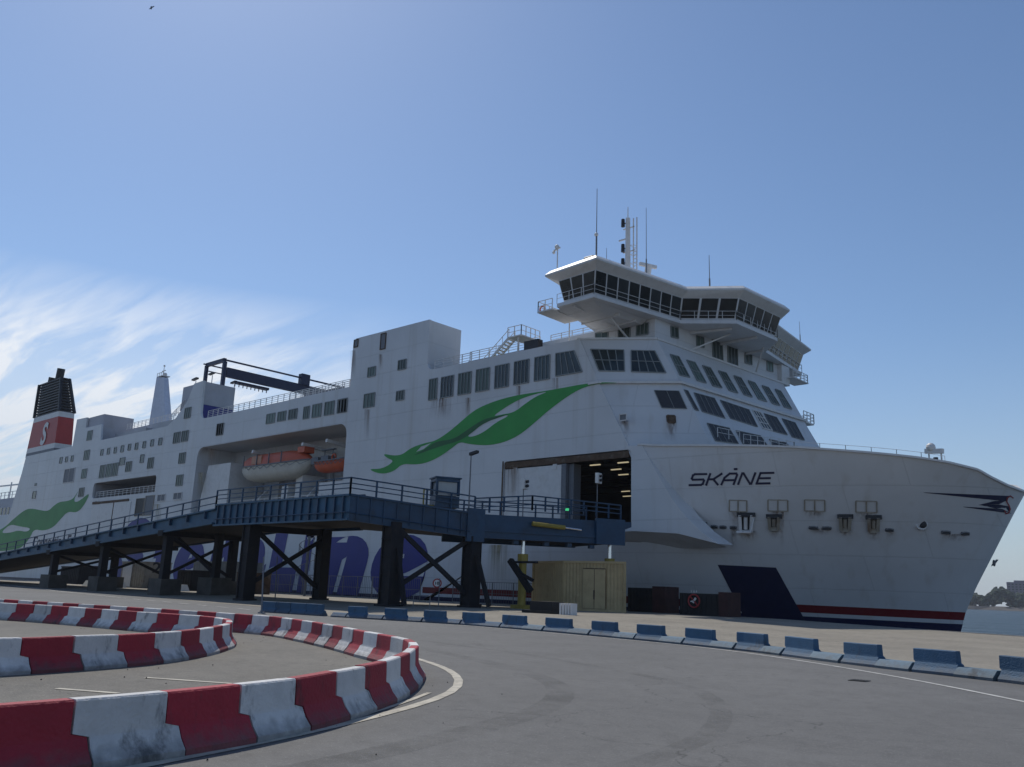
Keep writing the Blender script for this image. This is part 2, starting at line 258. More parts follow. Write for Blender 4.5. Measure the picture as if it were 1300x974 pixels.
# ------------------------------------------------------------------ mesh builder
class MB:
    def __init__(s): s.v = []; s.f = []; s.m = []
    def poly(s, pts, mi=0):
        b = len(s.v); s.v += [tuple(p) for p in pts]; s.f.append(tuple(range(b, b+len(pts)))); s.m.append(mi)
    def hexa(s, p, mi=0):           # p: 4 bottom, 4 top, both going round
        b = len(s.v); s.v += [tuple(q) for q in p]
        for f in ((3, 2, 1, 0), (4, 5, 6, 7), (0, 1, 5, 4), (1, 2, 6, 5), (2, 3, 7, 6), (3, 0, 4, 7)):
            s.f.append(tuple(b+i for i in f)); s.m.append(mi)
    def box(s, x0, x1, y0, y1, z0, z1, mi=0):
        s.hexa([(x0, y0, z0), (x1, y0, z0), (x1, y1, z0), (x0, y1, z0), (x0, y0, z1), (x1, y0, z1), (x1, y1, z1), (x0, y1, z1)], mi)
    def obox(s, c, ux, hx, hy, z0, z1, mi=0):     # box turned on the spot, ux = unit XY direction
        u = Vector((ux[0], ux[1], 0)).normalized(); v = Vector((-u.y, u.x, 0)); c = Vector((c[0], c[1], 0)); q = []
        for z in (z0, z1):
            for a, b2 in ((-1, -1), (1, -1), (1, 1), (-1, 1)): q.append(c+u*a*hx+v*b2*hy+Vector((0, 0, z)))
        s.hexa(q, mi)
    def bar(s, a, b, w, h=None, mi=0):
        a = Vector(a); b = Vector(b); d = b-a
        if d.length < 1e-6: return
        d.normalize(); up = Vector((0, 0, 1)) if abs(d.z) < .95 else Vector((1, 0, 0))
        x = d.cross(up).normalized(); y = x.cross(d).normalized(); h = h or w; q = []
        for p in (a, b):
            for i, j in ((-1, -1), (1, -1), (1, 1), (-1, 1)): q.append(p+x*i*w/2+y*j*h/2)
        s.hexa(q, mi)
    def tube(s, a, b, r0, r1=None, n=10, mi=0):
        a = Vector(a); b = Vector(b); d = (b-a).normalized(); up = Vector((0, 0, 1)) if abs(d.z) < .95 else Vector((1, 0, 0))
        x = d.cross(up).normalized(); y = x.cross(d); r1 = r0 if r1 is None else r1; B = len(s.v)
        for p, r in ((a, r0), (b, r1)):
            for i in range(n): t = 2*math.pi*i/n; s.v.append(tuple(p+x*r*math.cos(t)+y*r*math.sin(t)))
        for i in range(n): j = (i+1) % n; s.f.append((B+i, B+j, B+n+j, B+n+i)); s.m.append(mi)
        s.f.append(tuple(B+i for i in reversed(range(n)))); s.m.append(mi); s.f.append(tuple(B+n+i for i in range(n))); s.m.append(mi)
    def ball(s, c, r, n=8, mi=0, sq=(1, 1, 1)):
        B = len(s.v); c = Vector(c)
        for j in range(n+1):
            ph = math.pi*j/n
            for i in range(n*2): t = math.pi*i/n; s.v.append(tuple(c+Vector((sq[0]*r*math.sin(ph)*math.cos(t), sq[1]*r*math.sin(ph)*math.sin(t), sq[2]*r*math.cos(ph)))))
        for j in range(n):
            for i in range(n*2):
                k = (i+1) % (n*2); s.f.append((B+j*2*n+i, B+(j+1)*2*n+i, B+(j+1)*2*n+k, B+j*2*n+k)); s.m.append(mi)
    def ring(s, c, nrm, R, r, n=20, mi=0):
        c = Vector(c); nrm = Vector(nrm).normalized(); up = Vector((0, 0, 1)); x = nrm.cross(up).normalized(); y = x.cross(nrm)
        P = [c+x*R*math.cos(2*math.pi*i/n)+y*R*math.sin(2*math.pi*i/n) for i in range(n)]
        for i in range(n): s.tube(P[i], P[(i+1) % n], r, r, 6, mi)
    def prism(s, poly, z0, z1, mi=0):      # poly: XY points
        b = [(p[0], p[1], z0) for p in poly]; t = [(p[0], p[1], z1) for p in poly]; s.loft(b, t, mi)
    def loft(s, b, t, mi=0, caps=True):
        n = len(b); B = len(s.v); s.v += [tuple(p) for p in b]+[tuple(p) for p in t]
        for i in range(n): j = (i+1) % n; s.f.append((B+i, B+j, B+n+j, B+n+i)); s.m.append(mi)
        if caps: s.f.append(tuple(B+i for i in reversed(range(n)))); s.m.append(mi); s.f.append(tuple(B+n+i for i in range(n))); s.m.append(mi)
    def sheet(s, loops, to3, thick, mi=0, back=True):     # polygon with holes in (u,v), to3(u,v,d) maps it with depth d
        flat = [p for l in loops for p in l]
        tris = tessellate_polygon([[Vector((p[0], p[1], 0)) for p in l] for l in loops])
        B = len(s.v); s.v += [tuple(to3(p[0], p[1], 0)) for p in flat]+[tuple(to3(p[0], p[1], thick)) for p in flat]; n = len(flat)
        for t in tris:
            s.f.append(tuple(B+i for i in t)); s.m.append(mi)
            if back: s.f.append(tuple(B+n+i for i in reversed(t))); s.m.append(mi)
        o = 0
        for l in loops:
            for i in range(len(l)):
                j = (i+1) % len(l); s.f.append((B+o+i, B+o+j, B+n+o+j, B+n+o+i)); s.m.append(mi)
            o += len(l)
    def build(s, name, mats, parent=None, label=None, cat=None, group=None, kind=None, smooth=False, bevel=0):
        me = bpy.data.meshes.new(name); me.from_pydata(s.v, [], s.f)
        for m in (mats if isinstance(mats, (list, tuple)) else [mats]): me.materials.append(m)
        me.polygons.foreach_set('material_index', s.m)
        if smooth: me.polygons.foreach_set('use_smooth', [True]*len(s.f))
        me.update()
        import bmesh
        bm = bmesh.new(); bm.from_mesh(me); bmesh.ops.recalc_face_normals(bm, faces=bm.faces)
        if bevel:
            bmesh.ops.remove_doubles(bm, verts=bm.verts, dist=1e-4)
            bmesh.ops.bevel(bm, geom=[e for e in bm.edges if len(e.link_faces) == 2 and e.calc_face_angle(0) > .5], offset=bevel, segments=2, affect='EDGES', clamp_overlap=True)
        bm.to_mesh(me); bm.free()
        o = bpy.data.objects.new(name, me); COL.objects.link(o)
        if parent: o.parent = parent; o.matrix_parent_inverse = parent.matrix_world.inverted()
        tag(o, label, cat, group, kind); return o
def tag(o, label=None, cat=None, group=None, kind=None):
    for k, v in (('label', label), ('category', cat), ('group', group), ('kind', kind)):
        if v: o[k] = v
    return o
def thing(name, label, cat, loc=(0, 0, 0), group=None):
    o = bpy.data.objects.new(name, None); COL.objects.link(o); o.empty_display_size = .2
    o.location = loc; o.matrix_world = Matrix.Translation(loc); return tag(o, label, cat, group)
def rail(mb, pts, h=1.05, sp=1.5, r=.035, bars=(.55,), mi=0, post=None):
    pts = [Vector(p) for p in pts]; up = Vector((0, 0, 1)); post = post or r*1.3
    for a, b in zip(pts, pts[1:]):
        for k in (*bars, h): mb.bar(a+up*k, b+up*k, r*1.6 if k == h else r*1.2, None, mi)
        n = max(1, round((b-a).length/sp))
        for i in range(n+1):
            p = a.lerp(b, i/n); mb.bar(p, p+up*h, post*1.5, None, mi)

# ================================================================== THE SETTING
def grid_sheet(name, xs, ys, zf, m, kind='structure'):
    g = MB(); nx = len(xs); B = [(x, y, zf(x, y)) for y in ys for x in xs]; g.v = B
    for j in range(len(ys)-1):
        for i in range(nx-1): g.f.append((j*nx+i, j*nx+i+1, (j+1)*nx+i+1, (j+1)*nx+i)); g.m.append(0)
    return g.build(name, m, kind=kind, smooth=True)
xs = [-1800, -1200, -800, -500, -350] + list(range(-260, 41, 5)) + [80, 150, 300, 600]
ys = [-900, -400, -150, -60, -20, 0, 10, 20, 28] + [32+2*i for i in range(16)]
grid_sheet('ground', xs, ys, gz, ASPH)
# quay wall, and the water beyond it
q = MB(); q.poly([(-1800, 62, gz(-300, 62)), (600, 62, 0), (600, 62, -6), (-1800, 62, -6)])
xq = list(range(-260, 41, 10))
q = MB()
for a, b in zip([-1800]+xq+[600], xq+[600, 601]): q.hexa([(a, 62, -6), (b, 62, -6), (b, 62.5, -6), (a, 62.5, -6), (a, 62, gz(a, 62)+.02), (b, 62, gz(b, 62)+.02), (b, 62.5, gz(b, 62)+.02), (a, 62.5, gz(a, 62)+.02)])
q.build('quay_wall', CONC, label='concrete quay edge running under the side of the white ferry', cat='wall')
wm = MB(); wm.poly([(-9000, 62.2, -2.2), (9000, 62.2, -2.2), (9000, 12000, -2.2), (-9000, 12000, -2.2)]); wm.build('water', WATER, kind='structure')

# apron beyond the blue barriers
bluebase = [(330, 777), (421, 783), (502, 788), (601, 794), (710, 803), (827, 814), (956, 827), (1096, 845), (1192, 856), (1300, 868), (1420, 884), (1560, 905)]
BL = [atZ(*p, 0) for p in bluebase]
def bl_y(x):
    P = sorted([(p.x, p.y) for p in BL])
    if x <= P[0][0]: return P[0][1]+(P[0][0]-x)*.02
    for a, b in zip(P, P[1:]):
        if a[0] <= x <= b[0]: return a[1]+(b[1]-a[1])*(x-a[0])/(b[0]-a[0])
    return P[-1][1]
g = MB(); cols = [-260+4*i for i in range(76)]; rows = 20
for j in range(rows+1):
    for x in cols:
        y0 = bl_y(x)+.3 if x > -47 else 33+(-x-47)*.10
        y = min(y0, 50)+(61.95-min(y0, 50))*j/rows; g.v.append((x, y, gz(x, y)+.012))
n = len(cols)
for j in range(rows):
    for i in range(n-1): g.f.append((j*n+i, j*n+i+1, (j+1)*n+i+1, (j+1)*n+i)); g.m.append(0)
g.build('quay_apron', APRON, kind='structure', smooth=True)

def strip(name, pts, w_, m, z=.008, dash=None):
    g = MB(); P = []
    for a, b in zip(pts, pts[1:]):
        k = max(1, int((b-a).length/.8))
        P += [a.lerp(b, i/k) for i in range(k)]
    P.append(pts[-1])
    # smooth
    for _ in range(4): P = [P[0]]+[(P[i-1]+P[i]*2+P[i+1])/4 for i in range(1, len(P)-1)]+[P[-1]]
    N_ = []
    for i in range(len(P)):
        d = (P[min(i+1, len(P)-1)]-P[max(i-1, 0)]).normalized(); N_.append(Vector((-d.y, d.x, 0)))
    acc = 0
    for i in range(len(P)-1):
        acc += (P[i+1]-P[i]).length
        if dash and (acc % (dash[0]+dash[1])) > dash[0]: continue
        q4 = [P[i]-N_[i]*w_/2, P[i+1]-N_[i+1]*w_/2, P[i+1]+N_[i+1]*w_/2, P[i]+N_[i]*w_/2]
        g.poly([(v.x, v.y, gz(v.x, v.y)+z) for v in q4])
    return g.build(name, m, kind='structure')
G0 = lambda L_: [atZ(*p, 0) for p in L_]
outer_px = [(-160, 1010), (-60, 996), (0, 988), (121, 974), (233, 955), (325, 937), (388, 926), (435, 911), (496, 888), (524, 866), (527, 855), (512, 846), (474, 838), (431, 825), (388, 815), (349, 807), (293, 802), (215, 797), (120, 794), (0, 789), (-120, 785)]
inner_px = [(-120, 862), (0, 858), (55, 854), (121, 848), (170, 846), (213, 840), (250, 834), (272, 828), (290, 821), (288, 813), (265, 808), (235, 806), (194, 803), (155, 799.6), (108, 795), (60, 791), (0, 786.6), (-100, 782)]
def smoothpath(P, it=3, step=.25):
    Q = []
    for a, b in zip(P, P[1:]):
        k = max(1, int((b-a).length/step)); Q += [a.lerp(b, i/k) for i in range(k)]
    Q.append(P[-1])
    for _ in range(it*6): Q = [Q[0]]+[(Q[i-1]+Q[i]*2+Q[i+1])/4 for i in range(1, len(Q)-1)]+[Q[-1]]
    return Q
outerP = smoothpath([atZ(*p, 0) for p in outer_px[:-4]]+[Vector((-31.5, 15.6, 0)), Vector((-37, 14.3, 0)), Vector((-45, 12.2, 0)), Vector((-54, 9.6, 0))], 4)
innerP = smoothpath([atZ(*p, 0) for p in inner_px], 4)
# worn old asphalt inside the loop
g = MB(); loop = [(p.x, p.y) for p in outerP[::3]]
g.sheet([loop], lambda u, v, d: (u, v, .004-d*.004), 1, back=False); g.build('loop_paving', ASPH2, kind='structure')
strip('lane_line', G0([(380, 800), (440, 812), (490, 824), (518, 834), (551, 842), (574, 851.5), (589, 863), (589, 873), (566, 888), (520, 899), (474, 911), (388, 933), (301, 950), (194, 972), (60, 996)]), .17, PAINTY)
strip('inner_lane_line', [p for p in G0([(545, 880), (505, 899), (455, 912), (380, 931), (300, 947), (180, 968), (60, 990)])], .09, PAINTY, .010)
strip('edge_line', G0([(420, 786), (500, 789), (589, 794), (690, 803), (780, 811), (865, 819), (940, 828), (1000, 836.5), (1060, 846), (1120, 856), (1180, 867), (1300, 891), (1420, 917)]), .13, PAINTW)
strip('far_lane_line', [Vector((-140, 41, 0)), Vector((-105.7, 36.9, 0)), Vector((-73, 32.1, 0))], .25, PAINTW, .02)
strip('dashed_line', [Vector((-72, 31.9, 0)), Vector((-48.4, 29.3, 0))], .22, PAINTW, .02, (1.6, 1.6))
strip('parking_line', G0([(185, 861), (235, 864), (300, 869)]), .12, PAINTY, .012)
strip('parking_line', G0([(72, 875), (110, 877), (150, 881)]), .12, PAINTY, .012)

TYRE = ground_mat('tyre_marked_asphalt', (.075, .073, .07), (.10, .097, .092), (.058, .056, .055), .5, False)
tt = TYRE.node_tree; bs_ = tt.nodes['Principled BSDF']; gg = tt.nodes.new('ShaderNodeNewGeometry'); nn_ = tt.nodes.new('ShaderNodeTexNoise'); nn_.inputs['Scale'].default_value = .55; nn_.inputs['Detail'].default_value = 9; nn_.inputs['Roughness'].default_value = .75
tt.links.new(gg.outputs['Position'], nn_.inputs['Vector']); rr_ = tt.nodes.new('ShaderNodeMapRange'); rr_.inputs['From Min'].default_value = .42; rr_.inputs['From Max'].default_value = .75; rr_.inputs['To Max'].default_value = .3; tt.links.new(nn_.outputs['Fac'], rr_.inputs['Value']); tt.links.new(rr_.outputs[0], bs_.inputs['Alpha'])
for off_, w_ in ((1.9, .5), (4.6, .35)):
    cx_, cy_ = -14.5, 9.5
    q_ = [p for p in G0([(490, 824), (551, 842), (589, 863), (589, 873), (566, 888), (520, 899), (474, 911), (388, 933), (301, 950)])]
    strip('tyre_marks', [p+(p-Vector((cx_, cy_, 0))).normalized()*off_ for p in q_], w_, TYRE, .005)
# far shore
C0 = ray(1262, 771); C0 = Vector((C0.x, C0.y, 0)).normalized(); D0 = Vector((C0.y, -C0.x, 0))
shore = MB(); sp_ = []
base = O+C0*1250; base.z = 0
for i in range(-90, 61):
    p = base+D0*i*22; e = 6+6*math.sin(i*1.3)+5*math.sin(i*.47)
    sp_.append((p-C0*e, p+C0*(10+e), p+C0*900))
for a, b in zip(sp_, sp_[1:]):
    for k, (z0, z1) in enumerate(((-3, 2.2), (2.2, 3.4))):
        shore.poly([(a[k].x, a[k].y, z0), (b[k].x, b[k].y, z0), (b[k+1].x, b[k+1].y, z1), (a[k+1].x, a[k+1].y, z1)])
shore.build('far_shore', ROCK, kind='structure')
wd = MB(); rr = random.Random(3)
for i in range(4200):
    s_ = rr.uniform(-520, 420); d = rr.uniform(20, 110); H = (13+4*math.sin(s_*.021)+4*math.sin(s_*.07+1)+3*math.sin(s_*.19))*(1+.12*d/50)
    c = base+D0*s_+C0*d; R = rr.uniform(1.8, 4.2); zc = 2.5+rr.random()**.6*max(3, H)
    B = len(wd.v); k = 7
    for j in range(3):
        for t_ in range(k):
            a = 2*math.pi*t_/k+j; rad = R*(.75, 1.0, .45)[j]*rr.uniform(.7, 1.3); wd.v.append((c.x+rad*math.cos(a), c.y+rad*math.sin(a), zc+R*(-.8, 0, .75)[j]*rr.uniform(.7, 1.2)))
    for j in range(2):
        for t_ in range(k): u = (t_+1) % k; wd.f.append((B+j*k+t_, B+j*k+u, B+(j+1)*k+u, B+(j+1)*k+t_)); wd.m.append(0)
    wd.f.append(tuple(B+2*k+t_ for t_ in range(k))); wd.m.append(0); wd.f.append(tuple(B+t_ for t_ in reversed(range(k)))); wd.m.append(0)
wd.build('shoreline_wood', TREEM, kind='stuff', label='dark band of trees along the far shore of the water', cat='trees')
fb = MB(); p = base+D0*34+C0*160; fb.obox(p, D0, 16, 12, 2, 36); p2 = base+D0*36+C0*160; fb.obox(p2, D0, 9, 8, 36, 38.5)
for k in range(9):
    for j in range(7): fb.obox(p-C0*12.05+D0*(-13.5+j*4.5), D0, 1.2, .12, 5+k*3.4, 6.6+k*3.4, 1)
fb.build('tower_block', [FARB, GLASS], label='boxy grey tower block rising above the trees on the far shore', cat='building')

hb = MB(); hb.box(-2200, 1500, -1300, 2300, -8, 60); hzo = hb.build('haze', None or ROCK, kind='stuff'); hzo.data.materials.clear()
hm_ = bpy.data.materials.new('haze_air'); hm_.use_nodes = True; t = hm_.node_tree; t.nodes.clear(); o_ = t.nodes.new('ShaderNodeOutputMaterial'); pv = t.nodes.new('ShaderNodeVolumePrincipled')
pv.inputs['Density'].default_value = .00012; pv.inputs['Color'].default_value = (.85, .9, 1, 1); t.links.new(pv.outputs[0], o_.inputs['Volume']); hzo.data.materials.append(hm_)
# ================================================================== THE FERRY
YS, YC, YF = 64.0, 78.8, 93.6
ship = thing('ferry', 'huge white ferry with green ribbons and SKÅNE on its bow, moored at the quay', 'ship', (-110, YC, 0))
def P(name, mb, m, parent=ship, **k): return mb.build(name, m, parent, **k)
SD = lambda u, v, d: (u, YS+d, v)
def rounded(x0, x1, z0, z1, r, n=5, corners=(1, 1, 1, 1)):
    out = []
    for (cx, cz, a0, on) in ((x1-r, z1-r, 0, corners[0]), (x0+r, z1-r, 90, corners[1]), (x0+r, z0+r, 180, corners[2]), (x1-r, z0+r, 270, corners[3])):
        if on: out += [(cx+r*math.cos(math.radians(a0+90*i/n)), cz+r*math.sin(math.radians(a0+90*i/n))) for i in range(n+1)]
        else: out.append((x1 if a0 in (0, 270) else x0, z1 if a0 in (0, 90) else z0))
    return out
outline = [(-207.5, -2.5), (-207.9, 7.7), (-203.4, 16.8), (-200.9, 26.0), (-176, 26.1), (-175.8, 31.4), (-170.9, 31.3), (-170.8, 29.2), (-163.6, 29.2), (-162.9, 26.1), (-136.7, 26.1), (-134, 27.2), (-130.8, 29.6), (-129.2, 32.3), (-126.1, 32.4), (-125.9, 27.2), (-125.5, 26.4), (-124.6, 26.1), (-109.7, 26.1), (-87.5, 26.2), (-87.5, 32.0), (-87.0, 32.5), (-73, 32.4), (-72.9, 27.0), (-72.6, 26.4), (-72, 26.15), (-50.5, 26.1), (-48.1, 21.4), (-44.6, 14.9), (-43.1, 14.8), (-42.2, 13.2), (-41.1, 11.5), (-40, 9.8), (-38.8, 8.4), (-37.4, 7.1), (-35.7, 6.0), (-39.5, 6.9), (-44.2, 7.2), (-52, 6.8), (-60, 6.4), (-58.6, 6.35), (-61.5, 5.0), (-66.5, 2.5), (-71.5, .3), (-77, -2.5)]
bay1 = rounded(-125.3, -87.4, 11.5, 21.5, 1.5, corners=(1, 1, 0, 0))
bay2 = rounded(-163, -138.2, 15.3, 18.1, .7, corners=(1, 1, 1, 0))
dr = rounded(-60.1, -44.3, 7.6, 14.55, .35, 3, corners=(1, 1, 0, 0))
s = MB(); s.sheet([outline, bay1, bay2, dr], SD, .35); P('hull_side', s, HULL)
s = MB(); s.sheet([outline[:-17]+[(-60, 6), (-78, -2.5)]], lambda u, v, d: (u, YF+d, v), .3); P('hull_side', s, HULL)
s = MB(); s.loft([(-207.5, YS+.1, -2.5), (-207.5, YF, -2.5), (-206, YF, -2.5), (-206, YS+.1, -2.5)], [(-207.9, YS+.1, 7.7), (-207.9, YF, 7.7), (-206, YF, 7.7), (-206, YS+.1, 7.7)])
s.loft([(-207.9, YS+.1, 7.75), (-207.9, YF, 7.75), (-206, YF, 7.75), (-206, YS+.1, 7.75)], [(-200.9, YS+.1, 25.8), (-200.9, YF, 25.8), (-199, YF, 25.8), (-199, YS+.1, 25.8)]); P('transom', s, HULL)
s = MB(); s.box(-200.5, -50.6, YS+.36, YF-.05, 25.7, 26.0); P('upper_deck', s, DECK)
# rooms behind the openings
def room(name, x0, x1, y1, z0, z1, wallm, floorm, y0=YS+.352):
    r = MB(); t = .2
    r.box(x0-t, x1+t, y1, y1+t, z0-t, z1+t); r.box(x0-t, x0, y0, y1, z0-t, z1+t); r.box(x1, x1+t, y0, y1, z0-t, z1+t)
    r.box(x0, x1, y0, y1, z1, z1+t); r.box(x0, x1, y0, y1, z0-t, z0, 1); return P(name, r, [wallm, floorm])
room('boat_recess', -125.3, -87.4, 70.5, 11.6, 21.6, SUPER, DECK)
room('mooring_recess', -163, -138.2, 71, 15.35, 18.2, LGREY, DECK)
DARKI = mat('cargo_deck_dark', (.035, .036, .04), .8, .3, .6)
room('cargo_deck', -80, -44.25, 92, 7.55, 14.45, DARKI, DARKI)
# sliding door panel, brown header beam and door frame
s = MB(); s.box(-60.0, -52.55, YS+.12, YS+.34, 7.7, 13.75); 
for k in range(2): s.box(-58.8+k*5.2, -58.3+k*5.2, YS+.06, YS+.118, 13.3, 14.0)
dp = P('side_door', s, WHITE)
s = MB(); s.box(-60.0, -44.6, YS+.03, YS+.34, 13.85, 14.45); s.box(-52.5, -51.95, YS+.1, YS+.9, 7.65, 13.8, 1); s.box(-51.9, -51.3, YS+.5, YS+1.6, 7.65, 13.8, 1); s.box(-60.3, -60.12, YS-.04, YS+.1, 7.6, 14.6)
P('door_frame', s, [RUST, VENT])
s = MB(); rr = random.Random(5)
for (px, py, Y) in ((694, 582, 70), (685, 586, 74), (750, 589.5, 67), (776, 594, 70), (777, 601, 74), (750, 610, 70), (780.5, 615, 74), (758, 622, 78), (780, 625, 84), (731, 618, 76), (731, 627.5, 82), (765, 632, 88), (775, 593, 78)):
    pass
cl = thing
rows_ = [(66.5, (-50.5, -47.4)), (70, (-50.7, -46.6)), (73.5, (-52.3, -48.0)), (77.5, (-55, -51, -47)), (81.5, (-57.6, -53.4, -49.3)), (86, (-60, -56, -52, -48)), (90.5, (-63, -58, -54, -50))]
for Y, X_ in rows_:
    for x in X_:
        if rr.random() < .22: continue
        x += rr.uniform(-.5, .5); s.box(x-.6, x+.6, Y-.09, Y+.09, 13.9-.10, 13.9)
P('ceiling_light', s, LAMPW)
s = MB()
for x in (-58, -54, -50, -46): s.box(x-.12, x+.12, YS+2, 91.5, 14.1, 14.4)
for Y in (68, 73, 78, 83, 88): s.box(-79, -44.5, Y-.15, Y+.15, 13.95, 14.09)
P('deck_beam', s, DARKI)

# ---- bow: lofted fore body
def zst(z):                 # stem line X at height z
    T = [(-2.5, -22.9), (-.4, -22.0), (1.2, -21.5), (3.3, -20.5), (5.8, -19.1), (10.8, -16.5), (15, -14.2)]
    for (a, b), (c2, d) in zip(T, T[1:]):
        if z <= c2: return b+(d-b)*(z-a)/(c2-a)
    return T[-1][1]
def plan_top(X):
    u = max(0, min(1, (X+46)/(46-16.45))); return YC-14.8*(1-u**2.15)**.52
topz = []
for px, py in ((835, 566), (870, 566), (900, 566.5), (950, 567), (1000, 569), (1040, 572), (1080, 575), (1120, 578.7), (1150, 582), (1190, 588), (1230, 597), (1250, 606), (1275, 616), (1290, 621)):
    r = ray(px, py); t0 = 60/r.y; best = None
    for k in range(4000):
        p_ = O+r*(t0+k*.02)
        if p_.x > -16.5: continue
        if p_.y >= plan_top(p_.x): best = p_; break
    if best: topz.append((best.x, best.z))
topz = [(-47, 14.9), (-43.5, 14.9)]+[t for t in topz if t[0] > -43]
topz.sort()
def ztop(X):
    if X >= topz[-1][0]:
        a = topz[-1]; return a[1]+(10.9-a[1])*(X-a[0])/max(.01, (-16.4-a[0]))
    for a, b in zip(topz, topz[1:]):
        if a[0] <= X <= b[0]: return a[1]+(b[1]-a[1])*(X-a[0])/(b[0]-a[0])
    return topz[0][1]
print('topz', [(round(a, 1), round(b, 2)) for a, b in topz])
NU, NV = 70, 36
def bowpt(s_, v):
    ss = 1-(1-s_)**1.35
    xt = -46+(46-16.45)*ss; zt_ = ztop(xt) if ss < 1 else 10.9
    z = -2.5+(zt_+2.5)*v
    h = v; x0 = -78+32*v**.8; X = x0+(zst(z)-x0)*ss
    n1 = 1.75+.4*h; m1 = 1.0-.48*h**.9
    b_ = 14.8*max(0, 1-ss**n1)**m1
    return X, YC-b_+(.012 if ss < .9 else 0), z
def loft_bow(far):
    g = MB(); G = []
    for j in range(NV+1):
        for i in range(NU+1):
            x, y, z = bowpt(i/NU, j/NV); G.append((x, 2*YC-y if far else y, z))
    g.v = G
    for j in range(NV):
        for i in range(NU):
            a = j*(NU+1)+i; q4 = (a, a+1, a+NU+2, a+NU+1)
            cx_ = sum(G[k][0] for k in q4)/4; cz_ = sum(G[k][2] for k in q4)/4
            if cx_ < -43.9 and cz_ > 6.3: continue
            g.f.append(q4); g.m.append(0)
    return g
bow = loft_bow(False); bowo = P('bow_hull', bow, HULL, smooth=True); P('bow_hull', loft_bow(True), HULL, smooth=True)
bvh = BVHTree.FromPolygons([Vector(v) for v in bow.v], bow.f)
def onbow(px, py, off=.03):
    r = ray(px, py); loc, nrm, i, d = bvh.ray_cast(O, r)
    if loc is None: return None
    if nrm.dot(r) > 0: nrm = -nrm
    return loc+nrm*off
# bulwark cap rail and fore deck
s = MB(); deckL = []; prev = None
for i in range(NU+1):
    x, y, z = bowpt(i/NU, 1)
    if x < -44: continue
    for yy in (y, 2*YC-y):
        pass
    if prev:
        for sg in (0, 1):
            a = Vector(prev); b = Vector((x, y, z))
            if sg: a.y = 2*YC-a.y; b.y = 2*YC-b.y
            s.bar(a, b, .28, .16)
    prev = (x, y, z); q_ = bowpt(i/NU, (z-1.1+2.5)/(z+2.5)); deckL.append((q_[0], q_[1]+.12, z))
P('bulwark_rail', s, WHITE)
s = MB()
for a, b in zip(deckL, deckL[1:]):
    za, zb = a[2]-1.1, b[2]-1.1
    if 2*YC-2*a[1] < 1: continue
    s.poly([(a[0], a[1]+.12, za), (b[0], b[1]+.12, zb), (b[0], 2*YC-b[1]-.12, zb), (a[0], 2*YC-a[1]-.12, za)])
P('fore_deck', s, DECK)
# underside of the flat side ahead of the door
s = MB(); edge = [(-62, 6.4), (-52, 6.8), (-44.2, 7.2), (-39.5, 6.9), (-35.7, 6.0)]; inner = [(-62, 64.6, 6.3), (-52, 66.2, 6.1), (-44.2, 66.6, 5.8), (-39.5, 66.5, 5.8), (-35.7, 65.5, 5.8)]
for i in range(4): s.poly([(edge[i][0], YS, edge[i][1]), (edge[i+1][0], YS, edge[i+1][1]), inner[i+1], inner[i]])
P('overhang', s, HULL)
s = MB(); lead = [(-43.1, 14.8), (-42.2, 13.2), (-41.1, 11.5), (-40, 9.8), (-38.8, 8.4), (-37.4, 7.1), (-35.7, 6.0)]
for a, b in zip(lead, lead[1:]):
    s.poly([(a[0], YS, a[1]), (b[0], YS, b[1]), (b[0]+.5, YS+1.6, b[1]), (a[0]+.5, YS+1.6, a[1])])
P('side_fairing', s, HULL)

# ---- bow markings, conformed to the plating
def bowquad(c4, nu=8, nv=8, off=.03, g=None, mi=0):
    g = g or MB(); tl, tr, br, bl = [Vector(c) for c in c4]; G = {}
    for j in range(nv+1):
        for i in range(nu+1):
            p_ = tl.lerp(tr, i/nu).lerp(bl.lerp(br, i/nu), j/nv); G[i, j] = onbow(p_.x, p_.y, off)
    for j in range(nv):
        for i in range(nu):
            q4 = [G[i, j], G[i+1, j], G[i+1, j+1], G[i, j+1]]
            if all(v is not None for v in q4): g.poly(q4, mi)
    return g
P('painted_panel', bowquad([(911, 717), (985, 720.5), (1024, 791), (947, 788)], 14, 14), NAVY2)
s = MB()
def stroke(pts, w_, off=.035):
    pts = [Vector(p) for p in pts]
    for a, b in zip(pts, pts[1:]):
        d = (b-a); d.normalize(); n_ = Vector((-d.y, d.x))*w_/2; e = d*w_*.42
        bowquad([a-n_-e, b-n_+e, b+n_+e, a+n_-e], 4, 1, off, s)
# name in wide squared italic capitals; each letter in a unit cell (u right, v up)
def letter(strokes, u0, u1):
    # cell along the name: left end (876,617)-(881,602), right end (978,614)-(983,599)
    def m_(u, v):
        uu = (u0+(u1-u0)*u)/107
        bl_ = Vector((874.5, 616)).lerp(Vector((978, 613.5)), uu); tl_ = Vector((879.5, 602.2)).lerp(Vector((983, 600.3)), uu); return bl_.lerp(tl_, v)
    for st in strokes: stroke([m_(*p) for p in st], 2.7)
letter([[(1, 1), (.12, 1), (.0, .9), (0, .6), (.1, .5), (.9, .5), (1, .4), (1, .1), (.88, 0), (0, 0)]], 1, 18)
letter([[(0, 0), (0, 1)], [(.12, .5), (.45, .5), (1, 1)], [(.45, .5), (1, 0)]], 23, 38)
letter([[(0, 0), (.05, .62), (.35, 1), (.9, 1), (1, .85), (1, 0)], [(.05, .38), (1, .38)], [(.62, 1.42), (.78, 1.42)]], 43, 59)
letter([[(0, 0), (0, 1), (.1, 1), (.9, 0), (1, 0), (1, 1)]], 65, 82)
letter([[(1, 1), (0, 1), (0, 0), (1, 0)], [(0, .5), (.88, .5)]], 89, 106)
P('ship_name', s, NAVY2)
